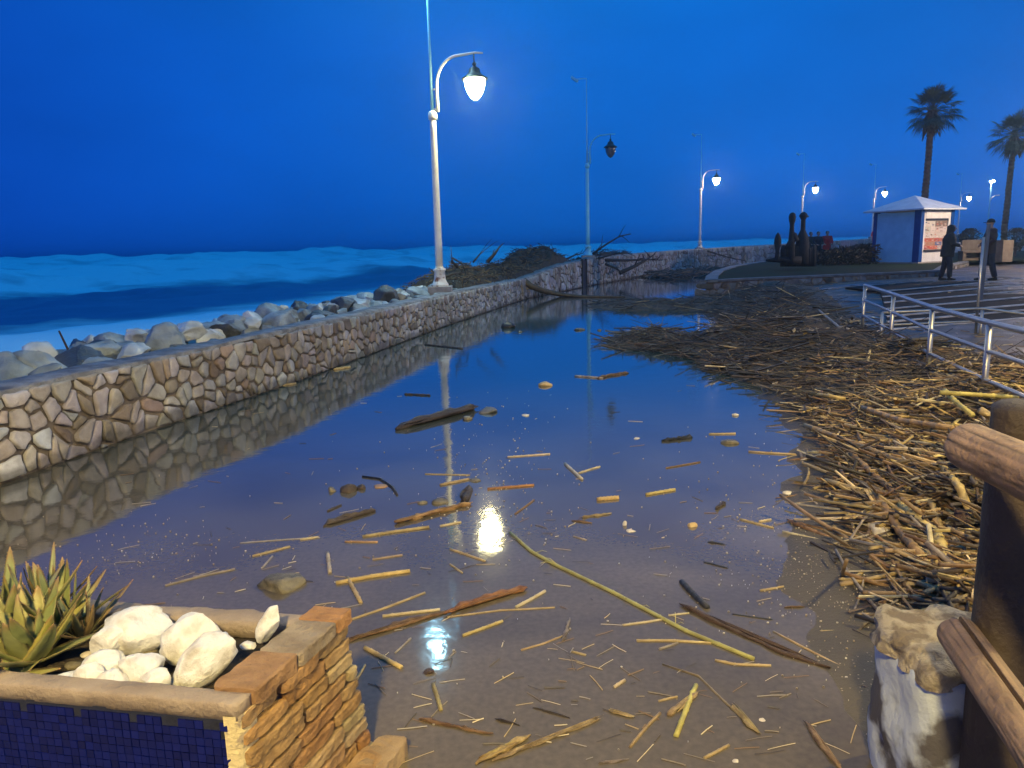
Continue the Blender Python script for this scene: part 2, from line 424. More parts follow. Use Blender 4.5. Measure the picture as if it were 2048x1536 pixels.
def add_stones(b, cells, place, gap, prot):
    """place(s,z,out)->world. rounded irregular stones standing proud of the mortar"""
    for poly in cells:
        cx = sum(p[0] for p in poly) / len(poly); cy = sum(p[1] for p in poly) / len(poly)
        # subdivide the outline and wobble it
        ring = []
        k = len(poly)
        for i in range(k):
            p, q = poly[i], poly[(i + 1) % k]; l = math.hypot(q[0] - p[0], q[1] - p[1])
            m_ = max(1, int(l / .05))
            for u in range(m_): ring.append((p[0] + (q[0] - p[0]) * u / m_, p[1] + (q[1] - p[1]) * u / m_))
        # chaikin once to round the corners
        rr = []
        for i in range(len(ring)):
            p, q = ring[i], ring[(i + 1) % len(ring)]; rr.append((p[0] * .75 + q[0] * .25, p[1] * .75 + q[1] * .25))
        ring = rr
        size = max(.03, max(math.hypot(p[0] - cx, p[1] - cy) for p in ring))
        g = gap * random.uniform(.4, 2.6)
        vs = []; fs = []; n = len(ring); c = pal()
        tx, ty = random.uniform(-.12, .12), random.uniform(-.12, .12)
        pr = prot * random.uniform(.6, 1.3)
        for lvl, (sh, o_) in enumerate(((g, -.01), (g + .002, pr * .62), (g + .008, pr * .95), (g + .035, pr * 1.0))):
            for (x, y) in ring:
                l = math.hypot(x - cx, y - cy) + 1e-6
                f_ = max(.15, 1 - sh / l) * (1 + .14 * noise.noise(Vector((x * 17, y * 17, 4))) - .05)
                X, Y = cx + (x - cx) * f_, cy + (y - cy) * f_
                oo = o_ + (0 if lvl == 0 else (X - cx) * tx + (Y - cy) * ty + .012 * noise.noise(Vector((X * 11, Y * 11, 1))))
                vs.append(place(X, Y, oo))
        vs.append(place(cx, cy, pr * 1.08 + .01 * noise.noise(Vector((cx * 9, cy * 9, 2)))))
        for l_ in range(3):
            for i in range(n):
                a = l_ * n + i; q = l_ * n + (i + 1) % n; fs.append((a, q, q + n, a + n))
        for i in range(n): fs.append((3 * n + i, 3 * n + (i + 1) % n, 4 * n))
        b.add(vs, fs, c)
def wplace(s, z, o):
    p, n = wpos(s, -o); return (p.x, p.y, z)
sea_wall = empty('sea_wall', (wpos(0)[0].x, wpos(0)[0].y, 0), 'long rubble stone sea wall running along the left side of the flooded promenade', 'wall')
b = MB(); s_end = shore(57.5, 93)[1]
sw_s = rng(0, 45, .5) + rng(45, s_end, 2)
for face in range(1):
    vs = []
    prof = lambda h: [(-.004, -.6), (-.004, h - .03), (.03, h), (.36, h - .01), (.40, h - .06), (.45, -1.0)]
    for s in sw_s:
        h = wall_h(s)
        for t, z in prof(h):
            p, _ = wpos(s, t + .02); vs.append((p.x, p.y, z + (0.012 * fbm(s * 2, t * 4) if z > .3 else 0)))
    k = 6
    b.add(vs, [(i * k + j, i * k + j + 1, (i + 1) * k + j + 1, (i + 1) * k + j) for i in range(len(sw_s) - 1) for j in range(k - 1)])
m_mortar = mat('wall_mortar', (0.20, 0.165, 0.13), (0.10, 0.08, 0.062), rough=.85, scale=6, bump=.8, bscale=40)
m_cope = mat('wall_coping', (0.34, 0.33, 0.31), (0.12, 0.11, 0.10), rough=.6, scale=5, bump=1.0, bscale=22, bdist=.05)
b.build('mortar_core', m_mortar, sea_wall, world=True)
b = MB()      # coping: slightly proud slab with broken edge
vs = []
for s in sw_s:
    h = wall_h(s)
    for t, z in ((-.012, h - .02), (-.005, h + .022), (.06, h + .03), (.34, h + .028), (.40, h - .03)):
        p, _ = wpos(s, t + .02 + 0.03 * fbm(s * 3, 7)); vs.append((p.x, p.y, z + .03 * fbm(s * 2.9, t * 5) + .012 * fbm(s * 9, t * 9)))
k = 5
b.add(vs, [(i * k + j, i * k + j + 1, (i + 1) * k + j + 1, (i + 1) * k + j) for i in range(len(sw_s) - 1) for j in range(k - 1)])
b.build('coping', m_cope, sea_wall, world=True, smooth=True)
m_stone = mat('wall_stone', (1.0, 1.0, 1.0), (0.70, 0.68, 0.66), rough=.7, scale=9, bump=.6, bscale=45, attr=True)
_n = m_stone.node_tree.nodes; _l = m_stone.node_tree.links; _b = _n['Principled BSDF']; _base = _b.inputs['Base Color'].links[0].from_socket
_tc = _n.new('ShaderNodeTexCoord'); _s = _n.new('ShaderNodeSeparateXYZ'); _l.new(_tc.outputs['Object'], _s.inputs[0])      # damp tide mark at the foot of the wall
_nz = _n.new('ShaderNodeTexNoise'); _nz.inputs['Scale'].default_value = 2.6; _nz.inputs['Detail'].default_value = 6; _l.new(_tc.outputs['Object'], _nz.inputs['Vector'])
_ma = _n.new('ShaderNodeMath'); _ma.operation = 'MULTIPLY_ADD'; _ma.inputs[1].default_value = -.34; _l.new(_nz.outputs[0], _ma.inputs[0]); _l.new(_s.outputs['Z'], _ma.inputs[2])
_mr = _n.new('ShaderNodeMapRange'); _mr.inputs[1].default_value = -.10; _mr.inputs[2].default_value = -.04; _mr.inputs[3].default_value = .48; _mr.inputs[4].default_value = 1; _l.new(_ma.outputs[0], _mr.inputs[0])
_n4 = _n.new('ShaderNodeTexNoise'); _n4.inputs['Scale'].default_value = .9; _n4.inputs['Detail'].default_value = 7; _l.new(_tc.outputs['Object'], _n4.inputs['Vector'])
_m4 = _n.new('ShaderNodeMapRange'); _m4.inputs[1].default_value = .40; _m4.inputs[2].default_value = .60; _m4.inputs[3].default_value = .68; _m4.inputs[4].default_value = 1.08; _l.new(_n4.outputs[0], _m4.inputs[0])
_mm = _n.new('ShaderNodeMath'); _mm.operation = 'MULTIPLY'; _l.new(_mr.outputs[0], _mm.inputs[0]); _l.new(_m4.outputs[0], _mm.inputs[1])
_vs = _n.new('ShaderNodeVectorMath'); _vs.operation = 'SCALE'; _l.new(_base, _vs.inputs[0]); _l.new(_mm.outputs[0], _vs.inputs['Scale']); _l.new(_vs.outputs[0], _b.inputs['Base Color'])
b = MB(); S0 = WLEN[1]
hw = lambda s: wall_h(s) + .005
add_stones(b, stone_cells(S0, S0 + 26, hw, .185, .185, 3), wplace, .008, .021)
add_stones(b, stone_cells(S0 + 26.2, S0 + 60, hw, .30, .26, 4), wplace, .012, .04)
add_stones(b, stone_cells(S0 + 60.3, S0 + 95, hw, .45, .4, 5), wplace, .02, .05)
st = b.build('stone_facing', m_stone, sea_wall, smooth=True, world=True)

# drain opening (dark slot) in the far wall
ga = Vector((3.0, 31.0)); gs = shore(*ga)[1]
b = MB()
for ds in (-.27, .27):
    p, n = wpos(gs + ds, -.06); b.box((p.x, p.y, .55), (.05, .05, .62), rz=math.atan2(n.y, n.x))
p, n = wpos(gs, -.055); b.box((p.x, p.y, .5), (.03, .26, .6), rz=math.atan2(n.y, n.x))
b.build('drain_gate', mat('dark_iron', (.02, .02, .022), rough=.5), sea_wall, world=True)

# ------------------------------------------------------------------ rocks
def rock_mesh(size, seed, sub=3, cuts=7, rough=.10, col=(1, 1, 1), cd=(.55, .85)):
    rnd = random.Random(seed)
    bm = bmesh.new(); bmesh.ops.create_icosphere(bm, subdivisions=sub, radius=1)
    planes = []
    for _ in range(cuts):
        v = Vector((rnd.gauss(0, 1), rnd.gauss(0, 1), rnd.gauss(0, .8))).normalized(); planes.append((v, rnd.uniform(*cd)))
    off = rnd.uniform(0, 50)
    for v in bm.verts:
        c = v.co.copy()
        for n, d in planes:
            e_ = c.dot(n) - d
            if e_ > 0: c -= n * e_ * .96
        c *= 1 + rough * noise.fractal(v.co * 1.7 + Vector((off, 0, 0)), 1, 2, 4) + rough * .25 * noise.noise(v.co * 7 + Vector((off, 3, 0)))
        v.co = Vector((c.x * size[0], c.y * size[1], c.z * size[2]))
    me = bpy.data.meshes.new('rock'); bm.to_mesh(me); bm.free()
    me.polygons.foreach_set('use_smooth', [True] * len(me.polygons))
    a = me.color_attributes.new('Col', 'FLOAT_COLOR', 'POINT')
    a.data.foreach_set('color', [*col, 1.0] * len(me.vertices))
    return me
def rock(name, loc, size, seed, m, label, cat='rock', group=None, rot=(0, 0, 0), **kw):
    me = rock_mesh(size, seed, **kw); me.name = name; me.materials.append(m)
    o = bpy.data.objects.new(name, me); COL.objects.link(o); o.location = loc; o.rotation_euler = rot
    tag(o, label, cat, group); return o
m_boulder = mat('boulder', (0.36, 0.43, 0.45), (0.13, 0.155, 0.16), rough=.55, scale=2.4, bump=.9, bscale=7, bdist=.06)
m_boulder_d = mat('boulder_dark', (0.09, 0.105, 0.11), (0.04, 0.045, 0.05), rough=.45, scale=1.8, bump=.9, bscale=7, bdist=.06)
m_boulder_w = mat('boulder_pale', (0.66, 0.72, 0.72), (0.30, 0.34, 0.34), rough=.6, scale=2.4, bump=.9, bscale=7, bdist=.05)
BG = 'boulders of the breakwater behind the sea wall'
hand = [ # px, py(top centre), z top, width px, height ratio, mat, label
    (70, 745, .62, 150, .5, 'g', 'grey rounded boulder at the left end of the breakwater, beside the wall coping'),
    (215, 715, .60, 150, .45, 'd', 'dark hollow boulder on the left of the breakwater, beside the leaning stick'),
    (330, 690, .66, 130, .6, 'g', 'big smooth grey boulder with a flat top just left of the small white stone'),
    (275, 683, .66, 70, .5, 'w', 'pale flat boulder on the seaward edge left of the big smooth grey one'),
    (420, 692, .55, 90, .35, 'w', 'small flat white boulder lying right against the wall coping'),
    (385, 672, .7, 100, .35, 'w', 'long pale flat boulder lying on the breakwater top in surf light'),
    (455, 672, .62, 95, .6, 'd', 'dark humped boulder right of the long pale flat one'),
    (505, 648, .66, 60, .4, 'w', 'thin white slab tilted towards the sea on the breakwater'),
    (505, 662, .58, 45, .5, 'w', 'small white round rock in a dark hollow of the breakwater'),
    (560, 648, .62, 85, .5, 'g', 'weathered grey boulder in the middle of the breakwater'),
    (600, 618, .70, 55, .7, 'd', 'small black boulder poking up at the sea edge of the breakwater'),
    (625, 628, .62, 70, .7, 'g', 'light grey upright boulder beside a white cobble'),
    (663, 624, .6, 40, .6, 'w', 'white cobble in the breakwater right of the upright grey boulder'),
    (690, 607, .72, 70, .6, 'd', 'dark jagged boulder on the breakwater crest'),
    (725, 611, .64, 75, .45, 'w', 'bright flat boulder on the breakwater left of the lamp post'),
    (770, 592, .74, 80, .6, 'd', 'black pointed boulder at the sea edge left of the lamp post'),
    (800, 598, .64, 60, .4, 'w', 'pale wedge shaped boulder a few metres left of the lamp base'),
    (840, 588, .66, 60, .5, 'g', 'dull grey boulder just left of the lamp base'),
]
mm_ = {'g': m_boulder, 'd': m_boulder_d, 'w': m_boulder_w}
for i, (px, py, zt, wpx, hr, mk, lab) in enumerate(hand):
    p = at(px, py + 8, zt - .08); dpt = depth(p); rr = wpx / 2 * dpt / F_PX * .9
    rz_ = rr * max(.5, hr * 1.1)
    rock('boulder', (p.x, p.y, zt - rz_ + .17), (rr, rr * random.uniform(.8, 1.1), rz_ * 1.15), 100 + i, mm_[mk], lab, 'boulder', BG,
         rot=(random.uniform(-.3, .3), random.uniform(-.3, .3), random.uniform(0, 6)), cuts=14, rough=.13, sub=4, cd=(.42, .8))
k = 0
for s in rng(S0 - 1, S0 + 26, .46):
    for t, zt in ((.66, .66), (1.1, .70), (1.65, .70), (2.3, .55), (3.3, .1), (4.4, -.65), (5.8, -1.2)):
        if random.random() < (.10 if t < 3 else .5): continue
        t2 = t + random.uniform(-.25, .25); p, _ = wpos(s + random.uniform(-.3, .3), t2); rr = random.uniform(.20, .42) * (1.0 if t > 1.0 else .62)
        k += 1
        mk = random.choice('gggdww' if t < 3 else 'ggdd')
        far = 'near the left edge' if s < S0 + 8 else ('left of the lamp post' if s < S0 + 17 else 'beyond the lamp post')
        row = 'against the wall' if t < 1.5 else ('on the crest' if t < 3 else 'low on the sea side')
        nm = {'g': 'grey', 'd': 'dark', 'w': 'pale'}[mk]
        rock('boulder', (p.x, p.y, zt - rr * .35), (rr, rr * random.uniform(.7, 1), rr * random.uniform(.45, .75)), 300 + k, mm_[mk],
             f'{nm} breakwater boulder {row} {far}', 'boulder', BG, rot=(random.uniform(-.4, .4), random.uniform(-.4, .4), random.uniform(0, 6)), sub=4 if s < S0 + 16 else 3, cuts=13, cd=(.42, .8), rough=.13)
b = MB(); p = at(150, 728, .5); q = atY(118, 662, p.y - .2); b.tube([p - Vector((0, 0, .3)), p, q], [.018, .016, .010], 6)
m_dark_wood = mat('wet_dark_wood', (0.075, 0.05, 0.035), (0.03, 0.02, 0.015), rough=.45, scale=10, bump=.6, bscale=60)
tag(recenter(b.build('driftwood_pole', m_dark_wood)), 'thin stick stuck upright among the boulders at the far left', 'stick')

# ------------------------------------------------------------------ street lamps
m_white = mat('white_lamp_paint', (0.78, 0.76, 0.70), (0.66, 0.63, 0.56), rough=.4, scale=5, bump=.15, lo=.2, hi=.5)
m_rust = mat('rusty_base_paint', (0.74, 0.71, 0.63), (0.25, 0.11, 0.04), rough=.6, scale=6, bump=.4, lo=.36, hi=.46)
m_galv = mat('skylit_metal', (0.28, 0.66, 0.86), (0.24, 0.60, 0.80), rough=.5, scale=4)  # pale metal, blue skylight put into its colour to blend with the sky
m_white_skylit = mat('skylit_white_paint', (0.20, 0.66, 0.84), (0.17, 0.60, 0.78), rough=.5, scale=4)  # white paint of the unlit lamp, tinted with painted-in skylight
m_conc = mat('concrete', (0.38, 0.36, 0.33), (0.25, 0.23, 0.21), rough=.8, scale=5, bump=.6, bscale=30)
m_black = mat('black_metal', (0.02, 0.025, 0.03), rough=.4)
def bulb_mat(name, col, st):
    m = bpy.data.materials.new(name); m.use_nodes = True; b_ = m.node_tree.nodes['Principled BSDF']
    b_.inputs['Base Color'].default_value = (.8, .8, .8, 1); b_.inputs['Emission Color'].default_value = (*col, 1); b_.inputs['Emission Strength'].default_value = st
    return m
m_bulb1 = bulb_mat('bulb_near', (1.0, .88, .42), 220)
m_bulb2 = bulb_mat('bulb_far', (1.0, .80, .58), 210)
m_floodl = bulb_mat('flood_lens_lit', (.36, .78, 1.0), 2200)
m_off = mat('bulb_off', (0.10, 0.12, 0.14), rough=.2)
def lamp_post(base, lab, bulb, flood, top=7.7, arm_dir=(0.97, -0.2), group='white lamp posts along the sea wall', pm=None):
    L_ = empty('street_lamp', base, lab, 'lamp post', group)
    b = MB(); b.box((0, 0, -.06), (.27, .27, .10)); bevel(b.build('plinth', m_conc, L_), .01)
    b = MB(); b.lathe([(.20, .04), (.20, .08), (.17, .12), (.135, .20), (.125, .38), (.15, .40), (.15, .43), (.10, .46), (.085, .50)], n=24)
    b.build('flared_base', m_rust, L_, smooth=True)
    b = MB(); b.lathe([(.088, .49), (.085, 1.0), (.072, 3.55), (.072, 3.75)], n=20)
    b.lathe([(.10, 3.76), (.105, 3.82), (.10, 3.90), (.07, 3.94)], n=20); b.build('pole', m_white, L_, smooth=True)
    b = MB(); b.lathe([(.040, 3.93), (.028, 5.2), (.020, top)], n=14); b.build('upper_pole', m_galv, L_, smooth=True)
    d = Vector((*arm_dir, 0)).normalized()
    b = MB(); pts = []
    pts.append(d * .12 + Vector((0, 0, 3.92))); pts.append(d * .12 + Vector((0, 0, 4.35)))
    for a in range(0, 91, 10):
        pts.append(d * (.12 + .52 * (1 - math.cos(R(a)))) + Vector((0, 0, 4.45 + .62 * math.sin(R(a)))))
    pts.append(d * 1.02 + Vector((0, 0, 5.10))); pts.append(d * 1.2 + Vector((0, 0, 5.08)))
    b.tube(pts, [.042, .038] + [.032] * 10 + [.024, .018], 10)
    b.tube([Vector((0, 0, 3.97)), d * .12 + Vector((0, 0, 3.97))], .03, 8); b.tube([Vector((0, 0, 4.4)), d * .12 + Vector((0, 0, 4.4))], .02, 8)
    b.build('arm', m_white, L_, smooth=True)
    c = d * 1.0
    b = MB(); b.tube([c + Vector((0, 0, 5.1)), c + Vector((0, 0, 4.84))], .014, 6)
    b.lathe([(.03, 4.90), (.05, 4.86), (.03, 4.82), (.08, 4.79), (.12, 4.76), (.13, 4.68), (.20, 4.62), (.285, 4.57), (.29, 4.545), (.24, 4.545)][::-1], c=c, n=24)
    b.build('lamp_shade', m_black, L_, smooth=True)
    b = MB(); b.lathe([(.02, 4.12), (.09, 4.16), (.16, 4.26), (.205, 4.38), (.22, 4.48), (.22, 4.54), (.15, 4.543)], c=c, n=24)
    b.build('glass_bowl', bulb, L_, smooth=True)
    b = MB(); hd = Vector((0, 0, top))
    b.tube([hd, hd - d * .45], .02, 6)
    Mx = Matrix.Translation(hd - d * .5) @ Matrix.Rotation(math.atan2(d.y, d.x), 4, 'Z') @ Matrix.Rotation(R(35), 4, 'Y')
    b.box((0, 0, 0), (.16, .13, .045), M=Mx); fh = bevel(b.build('floodlight', m_galv, L_), .01)
    b = MB(); b.box((0, 0, -.05), (.13, .10, .005), M=Mx); b.build('lens', flood, fh)
    if pm:
        for o in L_.children:
            if o.name.split('.')[0] in ('pole', 'flared_base', 'arm'): o.data.materials[0] = pm
    return L_
lb = wpos(S_LAMP1, .30)[0]
lamp1_xy = atY(881, 585, 17.45).xy; lamp_post((lamp1_xy.x, lamp1_xy.y, wall_h(S_LAMP1) + .04 + .08), 'tall white lamp post nearest the viewer, lit, rusty flared base on the sea wall', m_bulb1, m_floodl)
def lp(px, D, zb, lab, bulb, arm=(0.97, -.2), pm=None):
    x = atY(px, 520, D).x
    return lamp_post((x, D, zb), lab, bulb, m_off, 7.4, arm, pm=pm)
lp(1176, 33.0, 1.24, 'unlit lamp post standing among the driftwood, its black shade against the sky', m_off, pm=m_white_skylit)
lp(1399, 51.0, 1.38, 'lit lamp post on the far grey wall, second lit one from the left', m_bulb2)
lp(1600, 65.0, 1.55, 'lit lamp post behind the dark anchor monument', m_bulb2)
lp(1741, 79.0, 1.9, 'lit lamp post just left of the kiosk beside the far red figure', m_bulb2)
lp(1911, 95.0, 2.0, 'lit lamp post just right of the kiosk roof', m_bulb2)
# the promenade lamp that lights the foreground, standing just outside the frame on the right
m_bulb0 = bulb_mat('bulb_foreground', (1.0, .76, .28), 750)
lamp_post((6.2, 3.5, .12), 'warm promenade lamp post beside the wooden rail, right of the view', m_bulb0, m_off, 7.4, (-0.95, .1), 'white lamp posts along the promenade')
lamp_post((-1.65, -2.6, .12), 'warm promenade lamp post standing just behind the viewer', bulb_mat('bulb_behind', (1.0, .74, .27), 1250), m_off, 7.4, (1, .1), 'white lamp posts along the promenade')
# slim modern lamp behind
sl = empty('slim_street_lamp', (*atY(1973, 480, 62).xy, .9), 'thin modern lamp post with a flat bright head between the two palms', 'lamp post')
b = MB(); b.lathe([(.07, 0), (.05, 3.5), (.04, 5.05)], n=10); b.build('pole', m_galv, sl, smooth=True)
b = MB(); b.box((.05, 0, 5.12), (.15, .12, .07)); bevel(b.build('lamp_head', m_bulb2, sl), .03)
b = MB(); b.tube([(0, 0, 3.6), (.15, 0, 3.85), (.4, 0, 4.0), (.75, 0, 4.02)], [.03, .03, .04, .05], 8); b.build('side_arm', m_white, sl, smooth=True)
# ------------------------------------------------------------------ reeds and flotsam floating on the flood
m_reed = mat('dry_reed', (1.0, 1.0, 1.0), (0.62, 0.58, 0.50), rough=.5, scale=14, bump=.35, bscale=120, attr=True)
m_bark = mat('wet_bark', (1.0, 1.0, 1.0), (0.45, 0.40, 0.35), rough=.5, scale=18, bump=.9, bscale=70, attr=True)
TAN = (0.43, 0.32, 0.155); YEL = (0.54, 0.40, 0.15); PAL = (0.58, 0.48, 0.30); GRN = (0.42, 0.38, 0.12); BRN = (0.20, 0.115, 0.05)
ORG = (0.36, 0.16, 0.045); DRK = (0.055, 0.04, 0.032); CHA = (0.02, 0.022, 0.03); GRY = (0.30, 0.26, 0.22)
def reed_geo(b, pts, r, col, n=7, node=True, jit=.04, flat=1.0, bark=False):
    """cane with swollen nodes, or a rough strip of bark"""
    P = []; Rr = []; cs = []
    pts = [Vector(p) for p in pts]
    tot = sum((pts[i + 1] - pts[i]).length for i in range(len(pts) - 1))
    step = max(.02, min(.12, tot / 6)) if not bark else max(.02, tot / 14)
    for i in range(len(pts) - 1):
        l = (pts[i + 1] - pts[i]).length; m_ = max(1, int(l / step))
        for u in range(m_): P.append(pts[i].lerp(pts[i + 1], u / m_))
    P.append(pts[-1])
    bend = Vector((random.uniform(-1, 1), random.uniform(-1, 1), 0)) * tot * (.012 if not bark else .03)
    Q = []
    for i, p in enumerate(P):
        u = i / (len(P) - 1); p = p + bend * math.sin(math.pi * u)
        if bark: p = p + Vector((random.uniform(-1, 1), random.uniform(-1, 1), random.uniform(-.4, .6))) * r * .5
        Q.append(p)
    if node and not bark:
        F = []; FR = []
        for i, p in enumerate(Q):
            if 0 < i < len(Q) - 1 and len(Q) < 40:
                d = (Q[i + 1] - Q[i - 1]).normalized()
                for o_, k_ in ((-.006, .97), (0, 1.18), (.006, .97)): F.append(p + d * o_); FR.append(r * k_)
            else: F.append(p); FR.append(r * random.uniform(.9, 1.0))
        b.tube(F, FR, n, col, jit=jit, flat=flat)
    else:
        rr = [r * (random.uniform(.5, 1.3) if bark else 1) for _ in Q]; rr[0] *= .45; rr[-1] *= .35
        if bark: rr[0] *= .6
        b.tube(Q, rr, n, col, jit=.25 if bark else jit, flat=flat)
def jcol(c, k=.12):
    f_ = random.uniform(1 - k, 1 + k); return tuple(min(1, x * f_ * random.uniform(.96, 1.04)) for x in c)
def floater(name, pp, wpx, col, label, bark=False, flat=1.0, z=None, group='reed canes and sticks floating on the flood water', cat='reed', m=None, twig=0, frays=0):
    pts = []
    for i, (px, py) in enumerate(pp):
        p0 = at(px, py, 0); r = wpx / 2 * depth(p0) / F_PX * .92
        zz = (r * .45 if z is None else z)
        p = at(px, py, zz); pts.append(p)
    b = MB(); reed_geo(b, pts, r, jcol(col, .06), 8, bark=bark, flat=flat)
    for _ in range(frays):   # splintered strands alongside
        a = pts[0].lerp(pts[-1], random.uniform(0, .3)); c = pts[0].lerp(pts[-1], random.uniform(.7, 1.04))
        o_ = Vector((random.uniform(-1, 1), random.uniform(-1, 1), random.uniform(0, .6))) * r * 1.1
        reed_geo(b, [a + o_, a.lerp(c, .5) + o_ * random.uniform(.4, 1.2), c + o_ * random.uniform(.3, 1)], r * random.uniform(.22, .42), jcol(col, .35), 5, node=False)
    for _ in range(twig):
        u = random.uniform(.15, .9); i = min(int(u * (len(pts) - 1)), len(pts) - 2); a = pts[i].lerp(pts[i + 1], u * (len(pts) - 1) - i)
        v = Vector((random.uniform(-1, 1), random.uniform(-1, 1), random.uniform(0, .5))).normalized() * r * random.uniform(4, 9)
        b.tube([a, a + v * .6 + Vector((0, 0, r)), a + v], [r * .3, r * .22, r * .1], 5, jcol(col, .3))
    o = b.build(name, m or (m_bark if bark else m_reed), smooth=True)
    tag(recenter(o), label, cat, group); return o
